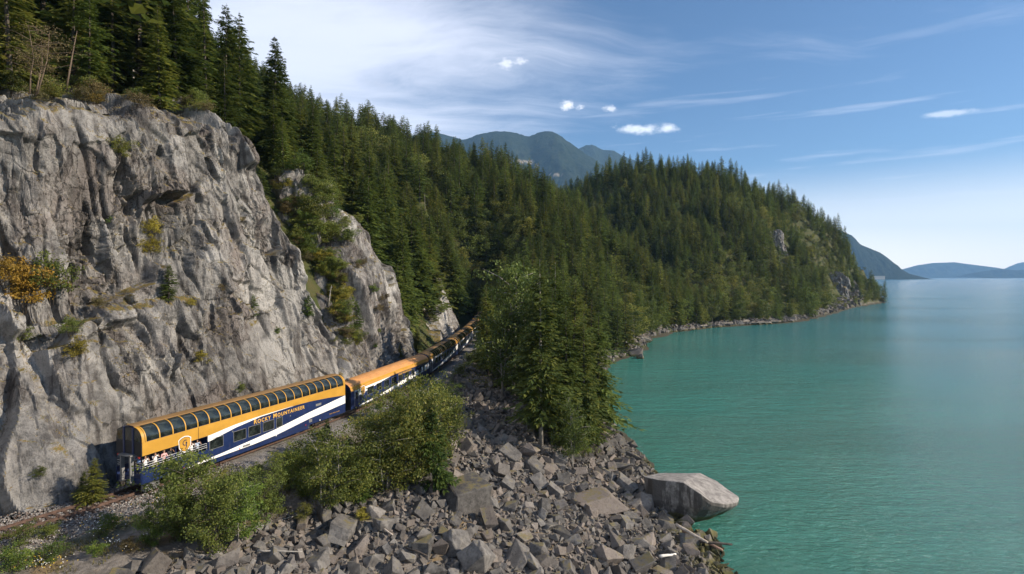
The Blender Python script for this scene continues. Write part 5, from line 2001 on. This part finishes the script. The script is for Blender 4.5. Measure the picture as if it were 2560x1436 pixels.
# plants on the cliff
for px, py, h, k, v, lab in ((62, 765, 3.6, 0, 3, "orange autumn bush on the cliff ledge at the photo's left edge"), (128, 745, 3.6, 1, 1, "olive bush beside the orange one on the cliff ledge"), (20, 720, 2.6, 1, 3, "smaller orange bush at the very left of the ledge"),
                             (188, 900, 1.7, 0, 2, "yellow-green bush hanging low on the left cliff"), (178, 838, 1.5, 1, 1, "olive bush above the yellow-green one on the left cliff"), (52, 858, 1.5, 0, 1, "small olive bush on the lower left cliff"), (378, 640, 2.0, 0, 2, "yellow bush in a crack of the cliff's middle"),
                             (376, 590, 1.8, 1, 2, "upper yellow bush in the same cliff crack"), (508, 908, 1.4, 1, 2, "yellow-green bush on the dark lower bulge of the cliff"), (296, 395, 1.9, 0, 1, "olive bush high on the cliff's upper left"), (692, 838, .9, 0, 0, "tiny bush on the lower right slabs"),
                             (478, 768, .9, 1, 2, "little yellow bush right of the ledge fir"), (275, 560, .7, 0, 0, "tiny green tuft in mid cliff"), (600, 985, 1.1, 0, 1, "bush just above the dome car's roof"), (835, 855, .8, 1, 1, "tiny bush on the slabs above the copper roof"),
                             (560, 730, 1.0, 1, 4, "brown tuft right of the ledge fir"), (640, 300, 1.4, 0, 1, "olive bush on the cliff's upper right brow"), (720, 470, 1.3, 0, 2, "yellow bush on the grey outcrop's ledge"), (330, 760, 1.2, 1, 4, "brown bush on the ledge left of the ledge fir"),
                             (250, 770, 1.0, 0, 4, "dry bush in the middle of the ledge"), (100, 1195, .8, 0, 1, "small bush low on the cliff left of the train")):
    loc = ground_at(px, py)
    if loc:
        plant("cliff_bush", BSH[k][v], loc, h, lab, "bush", "bushes growing on the cliff", ("foliage", "stem"), 1.0)
for px, py, h, lab in ((422, 752, 3.9, "bushy young fir on the ledge in the middle of the cliff"), (634, 790, 2.7, "small fir on the slabs right of the ledge fir"), (770, 788, 2.9, "small fir on the slabs above the copper roof"), (893, 822, 4.6, "narrow fir at the foot of the gully"),
                       (940, 868, 1.8, "tiny fir low on the pinkish rock face"), (985, 668, 6.0, "fir on the upper ledge of the pinkish rock face"), (1042, 880, 5.4, "dark fir between the pinkish face and the tan knob"), (234, 1258, 3.6, "dark fir in the train's shadow behind the open platform"),
                       (208, 1252, 2.4, "smaller dark fir left of the one in the train's shadow"), (1000, 895, 2.6, "dark small fir at the foot of the pinkish face"), (1085, 770, 4.0, "fir left of the tan knob")):
    loc = ground_at(px, py)
    if loc:
        plant("young_conifer", BIGC[1] if "dark" in lab else YNG[random.randrange(3)], loc, h, lab, "tree", "young firs on the cliff faces", wide=1.5 if "dark" in lab else 1.0)

# shrubs of the gullies and the brow
shrub_items = []


def fill(poly, n, h0, h1, mats, look, protos=BSH):
    poly = np.array(poly, float)
    c = 0
    tries = 0
    while c < n and tries < n * 30:
        tries += 1
        x, y = RNG.uniform(poly[:, 0].min(), poly[:, 0].max()), RNG.uniform(poly[:, 1].min(), poly[:, 1].max())
        if not in_poly(np.array([x]), np.array([y]), poly)[0]:
            continue
        loc = ground_at(x, y)
        if loc is None or loc.z < 1:
            continue
        v = mats[int(RNG.integers(len(mats)))]
        shrub_items.append((x, y, look[v], protos[int(RNG.integers(len(protos)))][v], loc, RNG.uniform(h0, h1)))
        c += 1


LK = {0: "bright green shrub", 1: "olive shrub", 2: "yellowish shrub", 3: "orange shrub", 4: "brown shrub"}
fill([(745, 400), (830, 430), (905, 530), (880, 620), (850, 650), (790, 640), (755, 560)], 34, 1.6, 3.2, [0, 1, 1, 1, 0], LK)
fill([(760, 620), (850, 650), (870, 760), (880, 860), (830, 740)], 26, 1.0, 2.2, [1, 1, 2, 4, 0, 0, 1], LK)
fill([(838, 760), (890, 790), (905, 880), (862, 872)], 16, 0.8, 1.8, [1, 0, 1, 4], LK)
fill([(880, 620), (960, 590), (1010, 720), (1010, 860), (920, 870)], 12, 0.6, 1.3, [1, 0, 4], LK)
fill([(1040, 640), (1110, 690), (1130, 760), (1075, 830), (1045, 740)], 18, 1.4, 3.0, [0, 1, 2, 1], LK)
fill([(645, 370), (700, 400), (740, 500), (790, 620), (840, 730), (800, 720), (740, 620), (690, 480)], 46, 1.0, 2.2, [1, 1, 0, 0, 1, 4], LK)
fill([(800, 640), (860, 660), (880, 820), (850, 840), (810, 740)], 14, 1.0, 2.2, [1, 0, 2], LK)
fill([(20, 215), (150, 205), (330, 225), (520, 255), (600, 300), (420, 275), (180, 262), (20, 255)], 38, 0.8, 2.0, [4, 1, 4, 1, 1, 4, 3], LK)
fill([(920, 520), (1000, 560), (1030, 640), (960, 540)], 8, 1.0, 2.2, [1, 4, 2], LK)
labs = relate([(a[0], a[1], a[2]) for a in shrub_items], [(790, 480, "grey outcrop in the gully"), (820, 700, "narrow lower end of the gully"), (880, 560, "top of the pinkish rock face"), (1080, 740, "tan rock knob"), (680, 420, "upper right edge of the big cliff"),
                                                         (100, 235, "left end of the cliff's brow"), (330, 240, "bare snag on the cliff's brow"), (520, 270, "right end of the cliff's brow")])
for lab, (x, y, lk, pr_, loc, h) in zip(labs, shrub_items):
    plant("shrub", pr_, loc, h, lab, "shrub", "shrubs of the gullies and the cliff's brow", ("foliage", "stem"), 1.15)

# firs of the spit, right of the track
spit = [(3.6, 66.5, 23, 2, "tall fir with a bare pale trunk, nearest of the spit's trees"), (7.2, 70.5, 18.5, 0, "broad fir beside the bare-trunked one, on its water side"), (9.6, 71.5, 18.5, 1, "fir leaning towards the water at the spit's edge"), (12.2, 77, 19, 0, "fir at the right edge of the spit over the water"),
        (8.4, 77, 22, 1, "tall fir in the middle of the spit"), (5.5, 77, 19.5, 0, "dense fir behind the bare-trunked one"), (2.8, 86, 17.5, 1, "fir at the left of the spit's front group"), (7.0, 87, 23.5, 2, "tallest fir of the spit's second row"), (9.5, 85, 22, 0, "fir in the second row near the water"),
        (13.0, 88, 20, 1, "fir by the shore behind the edge fir"), (-1.0, 98, 20, 0, "dark fir shading the rocks beside the rails"), (2.2, 95, 24, 1, "fir in the dark middle of the spit's grove"), (8.0, 97, 24, 0, "fir in the third row of the spit"), (13.5, 99, 21, 1, "fir near the hidden shore of the spit"),
        (-4.6, 104, 17, 0, "fir close to the shaded coaches"), (0.0, 106, 22, 1, "fir behind the dark middle of the grove"), (5.5, 109, 23, 0, "tall fir deep in the spit's grove"), (11.5, 111, 21, 1, "fir on the far shore side of the grove"), (-5.2, 113, 18, 1, "fir near the rails in the deep shade"),
        (-1.5, 120, 21, 0, "fir at the back left of the grove"), (4.5, 123, 22, 1, "fir at the back middle of the grove"), (11, 126, 20, 0, "fir at the back right of the grove"), (-5.0, 129, 18, 1, "fir beside the second glass-roofed coach"), (0, 137, 20, 0, "fir far back beside the track"),
        (7, 140, 20, 1, "fir far back in the middle of the spit"), (14, 142, 19, 0, "fir far back by the water"), (-4.2, 148, 18, 0, "fir beside the last coach"), (3, 155, 20, 1, "fir right of the locomotives"), (12, 158, 20, 0, "fir above the far small beach"), (20, 160, 18, 1, "fir over the small rocky point"),
        (-4, 166, 18, 1, "fir just right of the leading locomotive"), (22, 172, 17, 0, "fir at the rocky point's end"), (14, 172, 19, 1, "fir behind the rocky point"), (-6.5, 178, 18, 0, "fir closing the view past the locomotive"), (-4.5, 188, 20, 1, "fir behind the leading locomotive")]
for x, y, h, k, lab in spit:
    loc, n = drop(x, y)
    if loc:
        plant("fir_tree", BIGC[k], loc, h, lab, "tree", "firs on the spit right of the train", wide=RNG.uniform(.9, 1.12))
for x, y, h, k, v, lab in ((.2, 93, 22.5, 0, 0, "tall light green broadleaf tree rising behind the spit's firs"), (-2.0, 88, 17, 1, 0, "yellowing broadleaf tree left of the spit's firs"), (7.4, 63.5, 8.5, 1, 0, "light green leafy tree at the foot of the spit's firs")):
    loc, n = drop(x, y)
    if loc:
        plant("broadleaf_tree", BRD[k][v], loc, h, lab, "tree", "broadleaf trees among the spit's firs", wide=.8)
for px, py, h, v, lab in ((1455, 1140, 2.2, 0, "green bush below the light green leafy tree"), (1395, 1115, 2.0, 0, "low fir-green bush at the bare trunk's foot"), (1350, 1090, 2.4, 1, "low bush left of the bare-trunked fir"), (1480, 1110, 2.0, 1, "olive bush at the shore side of the firs"), (1290, 940, 2.5, 1, "bush in the shade under the firs")):
    loc = ground_at(px, py)
    if loc:
        plant("bush", BSH[0][v], loc, h, lab, "bush", "bushes at the foot of the firs", ("foliage", "stem"), 1.2)

# ------------------------------------------------------------------ the forest
bpy.context.view_layer.update()
cand = []


def grid_pts(x0, x1, y0, y1, st, jit=0.42):
    X, Y = np.meshgrid(np.arange(x0, x1, st), np.arange(y0, y1, st))
    X = X.ravel() + RNG.uniform(-jit, jit, X.size) * st
    Y = Y.ravel() + RNG.uniform(-jit, jit, Y.size) * st
    return X, Y


def ok_mask(X, Y, Z, S, D):
    m = (Z > 1.1) & ~((np.abs(D) < 6.5) & (S > -60) & (S < 175))
    right = (D < 0) & (Y < 150)
    m &= ~right
    # keep the rock faces, the gully and the cliff's brow free of big trees
    ha = np.interp(S, HA_S, HA_H)
    m &= ~((S < 34) & (D < 19.5))
    m &= ~((S >= 34) & (S < 46) & (D < 21))
    m &= ~((S >= 46) & (S < 69) & (D < 17))
    m &= ~((S >= 69) & (S < 90) & (D < 10))
    m &= ~((S >= 90) & (S < 135) & (D < 11))
    return m


X, Y = grid_pts(-120, 110, -30, 345, 4.7)
Z = land(X, Y)
S, D = to_sd(X, Y)
m = ok_mask(X, Y, Z, S, D)
X1, Y1 = X[m], Y[m]
X, Y = grid_pts(20, 420, 300, 720, 6.6)
Z = land(X, Y)
m = Z > 0.9
X2, Y2 = X[m], Y[m]
X, Y = grid_pts(-220, 30, 340, 700, 9.0)
X3, Y3 = X, Y
TX, TY = np.concatenate([X1, X2, X3]), np.concatenate([Y1, Y2, Y3])
TZ = land(TX, TY)
S, D = to_sd(TX, TY)
on_a = (S < 52) & (D < 34) & (D > 0)
for i in np.where(on_a)[0]:
    l_, n_ = drop(TX[i], TY[i])
    if l_ is not None:
        TZ[i] = l_.z
TH = (10 + 16 * RNG.random(len(TX)) ** .8) * (1 + 0.22 * vnoise(TX / 25, TY / 25, None, 3))
edge = (D > 0) & (D < 26) & (S < 70)
TH = np.where(edge, TH * RNG.uniform(.35, .8, len(TX)), TH)
TH = np.where(TY > 300, TH * 0.9, TH)
TK = RNG.integers(0, len(CON), len(TX))
pxx, pyy, dep = project(np.stack([TX, TY, TZ + TH * .75], -1))
_, pyb, _ = project(np.stack([TX, TY, TZ], -1))
inview = (dep > 5) & (pxx > -120) & (pxx < 2600) & (pyb > -150)
scale_ = TH / np.maximum(dep, 1)
for ex, ey, ew, eh in ((1945, 612, 25, 38), (2095, 722, 32, 36), (2150, 648, 18, 24)):
    inview &= ~((TY > 380) & (np.hypot((pxx - ex) / ew, ((pyy + pyb) / 2 - ey - 14) / eh) < 1))
shown = np.zeros(len(TX), bool)
for i in np.where(inview)[0]:
    P_ = Vector((TX[i], TY[i], TZ[i] + TH[i] * .75))
    dv = P_ - cam_pos
    L_ = dv.length
    okh, *_r = SC.ray_cast(DG, cam_pos, dv / L_, distance=L_ - 1)
    shown[i] = not okh
order = np.argsort(-(scale_ * shown * inview * (pyy > -20)))
NIND = 232
ind = order[:NIND]
tree_marks = [(330, 200, "bare snag on the cliff's brow"), (60, 180, "upper left corner of the photo"), (180, 120, "bare brown tree on the brow"), (520, 230, "right end of the cliff's brow"), (600, 90, "highest treetop against the sky"), (735, 150, "lone spire standing clear of the ridge"), (690, 330, "upper right edge of the big cliff"),
              (830, 330, "head of the shrubby gully"), (900, 300, "dip in the treeline right of the lone spire"), (960, 480, "top of the pinkish rock face"), (1050, 400, "treeline below the rounded mountain's left end"), (1100, 600, "tan rock knob"), (1200, 480, "treeline under the double summit"), (450, 120, "middle of the cliff-top wood")]
items = []
for i in ind:
    h = TH[i]
    look = ("tall" if h > 19.5 else "mid-height" if h > 13 else "short") + (" slim" if TK[i] in (1, 4) else " broad") + " dark conifer"
    items.append((pxx[i], pyy[i], look))
labs = relate(items, tree_marks)
for lab, i in zip(labs, ind):
    plant("conifer_tree", CON[TK[i]], (TX[i], TY[i], TZ[i] - .3), TH[i], lab, "tree", "conifers of the forest above the railway", wide=RNG.uniform(.85, 1.2))
restT = np.setdiff1d(np.where((dep > 0) & (pxx > -900) & (pxx < 3200) & ~((pxx > 1500) & (pxx < 2300) & ~inview))[0], ind)

# the remaining forest, one mass of thousands of trees
FARC = []
fcol = bpy.data.collections.new("forest_models")


def model(name, V, F, mats, midx=None):
    o = bpy.data.objects.new(name, np_mesh(name, V, F, mats, midx=midx))
    fcol.objects.link(o)


for k, (h, r, sp, nb, kk, bare, rg, dp) in enumerate(((20, 4.1, .75, 7, 3, .04, .42, .30), (20, 3.5, .72, 7, 3, .06, .40, .32), (20, 4.5, .8, 7, 3, .08, .5, .26), (20, 3.8, .72, 7, 3, .02, .35, .34))):
    V, F = conifer_geo(240 + k, h, r, sp, nb, kk, bare, rg, dp, 1.3)
    tb = trunk_geo(h, .26, k, 4)
    Vt = np.array([tuple(v) for v in tb.v])
    Ft = np.array([f for f in tb.f if len(f) == 4])
    model(f"a{k}", np.concatenate([V, Vt]), np.concatenate([F, Ft + len(V)]), [m_fir, m_bark], np.concatenate([np.zeros(len(F)), np.ones(len(Ft))]))
for k, (sd, r) in enumerate(((51, 5.2), (52, 4.4))):
    V, F, mb = leafy_geo(sd, 15, r, 1, 22, 5, 16, .55, .2, .75)
    model(f"b{k}", V, F, [m_alder])


def gn_forest(name, P, sc, idx):
    me = bpy.data.meshes.new(name)
    me.vertices.add(len(P))
    me.vertices.foreach_set("co", np.ascontiguousarray(P, dtype=np.float32).ravel())
    for nm, typ, arr, key in (("sc", "FLOAT_VECTOR", sc, "vector"), ("rz", "FLOAT_VECTOR", np.stack([RNG.uniform(-.05, .05, len(P)), RNG.uniform(-.05, .05, len(P)), RNG.uniform(0, 6.28, len(P))], -1), "vector"), ("pick", "INT", idx, "value")):
        a = me.attributes.new(nm, typ, "POINT")
        a.data.foreach_set(key, np.ascontiguousarray(arr, dtype=np.int32 if typ == "INT" else np.float32).ravel())
    me.update()
    o = obj(name, me)
    g = bpy.data.node_groups.new(name, "GeometryNodeTree")
    g.interface.new_socket(name="Geometry", in_out="INPUT", socket_type="NodeSocketGeometry")
    g.interface.new_socket(name="Geometry", in_out="OUTPUT", socket_type="NodeSocketGeometry")
    gi, go = g.nodes.new("NodeGroupInput"), g.nodes.new("NodeGroupOutput")
    ip = g.nodes.new("GeometryNodeInstanceOnPoints")
    ci = g.nodes.new("GeometryNodeCollectionInfo")
    ci.inputs["Collection"].default_value = fcol
    ci.inputs["Separate Children"].default_value = True
    ci.inputs["Reset Children"].default_value = True
    ip.inputs["Pick Instance"].default_value = True
    g.links.new(gi.outputs[0], ip.inputs["Points"])
    g.links.new(ci.outputs[0], ip.inputs["Instance"])
    for nm, typ, sk in (("sc", "FLOAT_VECTOR", "Scale"), ("rz", "FLOAT_VECTOR", "Rotation"), ("pick", "INT", "Instance Index")):
        na = g.nodes.new("GeometryNodeInputNamedAttribute")
        na.data_type = typ
        na.inputs["Name"].default_value = nm
        g.links.new(na.outputs["Attribute"], ip.inputs[sk])
    g.links.new(ip.outputs[0], go.inputs[0])
    md = o.modifiers.new("scatter", "NODES")
    md.node_group = g
    return o


fk = RNG.integers(0, 4, len(TX))
leafish = (vnoise(TX / 30, TY / 30, None, 8) + RNG.uniform(-.4, .4, len(TX)) > 0.44) & (TY > 150)
lowshore = (TZ < 9) & (TY > 200) & (RNG.random(len(TX)) < .35)
fk = np.where(leafish | lowshore, RNG.integers(4, 6, len(TX)), fk)
hh = TH / np.where(fk > 3, 15, 20) * np.where(fk > 3, .62, 1.0)
wd = hh * RNG.uniform(.85, 1.25, len(TX))
P3 = np.stack([TX, TY, TZ - .4], -1)
SX, SY = grid_pts(60, 415, 300, 600, 5.2)
SZ = land(SX, SY)
ks = SZ > 1.5
SX, SY, SZ = SX[ks], SY[ks], SZ[ks]
ssz = RNG.uniform(.16, .36, len(SX))
forest = gn_forest("forest", np.concatenate([P3[restT], np.stack([SX, SY, SZ - .2], -1)]), np.concatenate([np.stack([wd, wd, hh], -1)[restT], np.stack([ssz * 1.3, ssz * 1.3, ssz], -1)]), np.concatenate([fk[restT], RNG.integers(4, 6, len(SX))]))
tag(forest, "dense conifer forest covering the hillside and the headland", "forest", kind="stuff")

# broadleaf trees one can pick out on the middle hill and along the far beach
bl = []
for px, py, h in ((1585, 850, 11), (1620, 815, 12), (1655, 800, 11), (1690, 785, 12), (1740, 800, 10), (1780, 805, 9), (1850, 800, 11), (1885, 795, 9), (1905, 700, 14), (1560, 800, 12), (1610, 470, 12), (1530, 520, 12), (1560, 505, 12), (1490, 540, 12), (1690, 540, 11), (1120, 640, 9), (1070, 660, 8), (1020, 600, 7), (1000, 590, 6)):
    loc = ground_at(px, py)
    if loc is not None and loc.z > 0.5:
        bl.append((px, py, "pale green broadleaf tree", loc, h))
labs = relate([b[:3] for b in bl], [(1600, 840, "small rocky point"), (1700, 800, "near end of the far beach"), (1870, 800, "far end of the beach"), (1540, 520, "crest of the headland"), (1080, 640, "tan rock knob")])
for lab, (px, py, lk, loc, h) in zip(labs, bl):
    plant("broadleaf_tree", BRD[random.randrange(2)][random.randrange(2)], loc, h, lab, "tree", "broadleaf trees on the far slopes")

m_twig = plain("brown_bark", (.14, .10, .07), .9)
# bare trees
def snag(px, py, h, lab, lean=0.0, br=8, m=m_pale, r=.14):
    loc = ground_at(px, py)
    if loc is None:
        return
    e = thing("dead_tree", lab, "tree", loc, 0, "dead trees")
    mb = MB()
    rn = random.Random(int(px))
    top = Vector((lean * h, 0, h))
    pts = [Vector((0, 0, -.4)), top * .3 + Vector((.05, 0, 0)), top * .65, top]
    mb.tube(pts, [r, r * .8, r * .5, r * .15], 7)
    mb.build("trunk", m, e, True)
    for k in range(br):
        t = .25 + .7 * k / br
        a = rn.uniform(0, 6.28)
        p = top * t
        L = h * .16 * (1.15 - t) * rn.uniform(.5, 1.3) + .15
        q = p + Vector((math.cos(a) * L, math.sin(a) * L, L * rn.uniform(-.1, .5)))
        MB().tube([p, (p + q) / 2 + Vector((0, 0, .05)), q], [r * .25, r * .16, r * .05], 4).build("branch", m, e)


snag(333, 212, 4.6, "bare grey snag standing on the cliff's brow", 0.0, 10)
snag(165, 215, 5.5, "leaning bare pale trunk in the wood behind the brow", .22, 3, m_twig, .10)
snag(640, 300, 5.0, "thin leaning pale dead trunk above the cliff's upper right", .25, 5)
snag(720, 330, 4.5, "thin upright dead trunk above the gully", 0, 4)
snag(1062, 540, 9, "bare pale trunk standing among the firs of the middle slope", 0, 6)
snag(1075, 800, 4.6, "grey fan-branched dead tree beside the tan knob", .1, 16)
snag(820, 760, 3.0, "small dead tree in the gully", .2, 8)
# bare brown tree at the upper left
m_twig = plain("brown_bark", (.14, .10, .07), .9)
V, F, mb = leafy_geo(61, 6, 2.4, 4, 12, 6, 12, .12, .2, .3)
loc = ground_at(85, 225)
if loc:
    e = plant("brown_tree", (6, 2.4, np_mesh("foliage", V, F, [m_brown]), mb.mesh("stem", m_twig, True)), loc, 6.0, "thin brownish almost leafless tree on the brow at the upper left", "tree", None, ("foliage", "stem"))

# driftwood
def log(px, py, L, r, yaw, lab, m=m_drift, pitch=-.12):
    loc = ground_at(px, py)
    if loc is None:
        y = HC * FPX / (py - 692)
        loc = Vector(((px - 1280) / FPX * y, y, .1))
    mb = MB()
    n = 6
    rn = random.Random(int(px * 3))
    pts = [(L * (k / n - .5), rn.uniform(-.04, .04) * L * .2, rn.uniform(-.02, .02)) for k in range(n + 1)]
    mb.tube(pts, [r * (1.1 - .45 * k / n) for k in range(n + 1)], 8)
    o = mb.build("driftwood_log", m, None, True)
    o.location = loc + Vector((0, 0, r * 2.6))
    o.rotation_euler = (0, pitch * -1, yaw)
    tag(o, lab, "log", "driftwood logs")


log(1728, 1345, 3.6, .17, R(-52), "upper of the two reddish driftwood logs at the shore")
log(1755, 1362, 4.2, .18, R(-46), "lower and longer of the two reddish driftwood logs at the shore", plain("reddish_driftwood", (.27, .17, .12), .85))
log(1790, 1368, 3.0, .15, R(-12), "dark wet log half in the water by the driftwood", m_bark, 0)
log(1670, 1398, 1.8, .13, R(25), "bleached white branch at the foot of the rock slope", plain("bleached_wood", (.62, .59, .54), .8))
log(960, 1330, 2.2, .09, R(-40), "thin grey branch among the boulders")
log(720, 1300, 2.6, .06, R(60), "thin fallen stem at the top of the rock slope", m_pale)
log(1040, 1385, 2.0, .08, R(-25), "weathered stick lying between boulders near the bottom", m_bark)
log(700, 1385, 3.0, .07, R(10), "pale fallen pole on the lower left of the rock slope", m_pale)
log(1536, 893, 2.6, .13, R(5), "white log on the small rocky point")
for k, (px, py, L) in enumerate(((1900, 809, 13), (1935, 806, 9), (1820, 811, 6), (1760, 817, 5), (1865, 806, 6))):
    log(px, py, L, .24, R(4 + 6 * k), ["longest pale log along the far beach", "second pale log toward the far end of the beach", "pale log at the middle of the far beach", "pale log at the near part of the far beach", "shorter pale log above the longest one"][k], m_drift, 0)

# ------------------------------------------------------------------ small growth: grass, flowers, moss tufts
m_grass = leaf_mat("grass", (0.10, 0.105, 0.028), (0.17, 0.155, 0.045), (0.23, 0.17, 0.06), .25)
m_petal = plain("white_petals", (.78, .77, .70), .7)
m_petal2 = plain("yellow_petals", (.75, .50, .03), .7)


def blades(P, h, wdt, lean=.5):
    n = len(P)
    a = RNG.uniform(0, 6.28, n)
    dx = np.stack([np.cos(a), np.sin(a), 0 * a], -1)
    ln = np.stack([RNG.normal(0, lean, n), RNG.normal(0, lean, n), np.ones(n)], -1)
    hh_ = h * RNG.uniform(.5, 1.3, n)
    A = P - dx * wdt / 2
    B = P + dx * wdt / 2
    C = P + ln * hh_[:, None]
    return np.stack([A, B, C], 1).reshape(-1, 3), np.arange(n * 3).reshape(-1, 3)


gpoly = [(0, 1360), (190, 1300), (330, 1262), (640, 1165), (900, 1075), (1090, 1000), (1140, 1060), (1060, 1200), (900, 1275), (740, 1270), (620, 1340), (560, 1380), (300, 1436), (0, 1436)]
X = RNG.uniform(-40, -4, 90000)
Y = RNG.uniform(28, 75, 90000)
Z = land(X, Y)
S, D = to_sd(X, Y)
pX, pY, _ = project(np.stack([X, Y, Z], -1))
patch = vnoise(X / 1.6, Y / 1.6, None, 12) + .5 * vnoise(X / .5, Y / .5, None, 13)
m = in_poly(pX, pY, gpoly) & (D < -2.2) & (patch > .12)
P_ = np.stack([X, Y, Z], -1)[m][:16000]
V, F = blades(P_, .30, .05)
tag(obj("grass", np_mesh("grass", V, F, [m_grass])), "dry and green grass between the rails and the rock slope", "grass", kind="stuff")
m = in_poly(pX, pY, [(0, 1350), (240, 1310), (390, 1262), (640, 1160), (690, 1150), (620, 1200), (420, 1300), (330, 1390), (240, 1400), (140, 1436), (0, 1436)]) & (D < -3.0) & (vnoise(X / 1.1, Y / 1.1, None, 22) > .15)
P_ = np.stack([X, Y, Z], -1)[m]
for nm, mt, k, lab in (("white_flowers", m_petal, 260, "small white wildflowers in the grass beside the track"), ("yellow_flowers", m_petal2, 160, "small yellow wildflowers in the grass beside the track")):
    Q_ = P_[RNG.permutation(len(P_))[:k]]
    V, F, mb_ = [], [], None
    n = len(Q_)
    c = Q_ + np.stack([RNG.normal(0, .1, n), RNG.normal(0, .1, n), RNG.uniform(.2, .75, n)], -1)
    r_ = RNG.uniform(.03, .06, n)
    ring = np.stack([np.stack([np.cos(a) * r_, np.sin(a) * r_, .02 * np.cos(2 * a) + 0 * r_], -1) for a in (0, 1.57, 3.14, 4.71)], 1)
    tv = (c[:, None, :] + ring).reshape(-1, 3)
    tag(obj(nm, np_mesh(nm, tv, np.arange(n * 4).reshape(-1, 4), [mt])), lab, "flowers", kind="stuff")
# tufts on the ledges of the cliffs and under the shrubs
tv, tf, off = [], [], 0
for V0, Q0, dens in ((cVA, cQA, 1.0), (cVB, cQB, 1.0), (cVK, cQK, 1.0)):
    a, b, c_, d_ = (V0[Q0[:, i]] for i in range(4))
    nrm = np.cross(c_ - a, d_ - b)
    ar = np.linalg.norm(nrm, axis=1) + 1e-9
    nz = nrm[:, 2] / ar
    cen = (a + c_) / 2
    pz = sstep(nz, .62, .9) * (vnoise(cen[:, 0] / 2.2, cen[:, 1] / 2.2, cen[:, 2] / 2.2, 41) > -.05)
    ch = RNG.random(len(cen)) < pz * np.clip(ar * .5 * 9, 0, 1)
    P_ = cen[ch]
    P_ = np.repeat(P_, 3, 0) + RNG.normal(0, .06, (len(P_) * 3, 3)) * [1, 1, 0]
    V, F = blades(P_, .26, .08, .6)
    tv.append(V)
    tf.append(F + off)
    off += len(V)
V, F = np.concatenate(tv), np.concatenate(tf)
print("cliff tufts", len(F))
tag(obj("ledge_grass", np_mesh("ledge_grass", V[: 3 * 60000], F[:60000], [m_grass])), "dry grass and moss tufts on the cliff ledges", "grass", kind="stuff")
# undergrowth on the gully and hill slopes
X, Y = grid_pts(-75, 40, 60, 260, 1.15)
Z = land(X, Y)
S, D = to_sd(X, Y)
m = (D > 7) & (Z > 3) & (vnoise(X / 5, Y / 5, None, 33) + RNG.uniform(-.3, .3, len(X)) > -.25) & ((S > 30) | (D > 24))
m |= (D < -3.5) & (Y > 92) & (Y < 178) & (Z > 2.5)
P_ = np.stack([X, Y, Z], -1)[m]
n = len(P_)
cl_ = np.repeat(P_, 14, 0)
C = cl_ + RNG.normal(0, 1, (len(cl_), 3)) * [.42, .42, .16] + [0, 0, .35]
a = RNG.normal(0, 1, C.shape)
a /= np.linalg.norm(a, axis=1, keepdims=True)
b = np.cross(a, RNG.normal(0, 1, C.shape))
b /= np.linalg.norm(b, axis=1, keepdims=True)
s_ = RNG.uniform(.14, .34, (len(C), 1))
V = np.stack([C, C + a * s_ * .5 + b * s_ * .4, C + a * s_, C + a * s_ * .5 - b * s_ * .4], 1).reshape(-1, 3)
print("undergrowth", n)
tag(obj("undergrowth", np_mesh("undergrowth", V, np.arange(len(V)).reshape(-1, 4), [m_alder])), "low leafy undergrowth on the slopes between rocks and trees", "undergrowth", kind="stuff")

# a pale highway wall on the far headland
o = MB().box(-55, 55, -6, 6, 0, 26).box(-55, 55, -8, -6, 26, 31).build("retaining_wall", plain("concrete", (.46, .40, .33), .9))
hw = ground_at(2196, 686)
if hw is None:
    hw = Vector(((2196 - 1280) / FPX * 4900, 4900, 2))
o.location = hw
tag(o, "pale highway wall at the foot of the far hazy headland", "wall")

# ------------------------------------------------------------------ air
m_haze, nt = new_mat("haze")
vol = nt.node("ShaderNodeVolumePrincipled")
vol.inputs["Color"].default_value = (0.30, 0.59, 1.0, 1)
vol.inputs["Density"].default_value = 0.00005
vol.inputs["Anisotropy"].default_value = 0.0
o_ = nt.node("ShaderNodeOutputMaterial")
nt.t.links.new(vol.outputs[0], o_.inputs["Volume"])
hz = MB().box(-17600, 17600, -3600, 18100, -25, 1750).build("haze", m_haze)
tag(hz, kind="stuff", label="thin pale air between the near shore and the far hills")
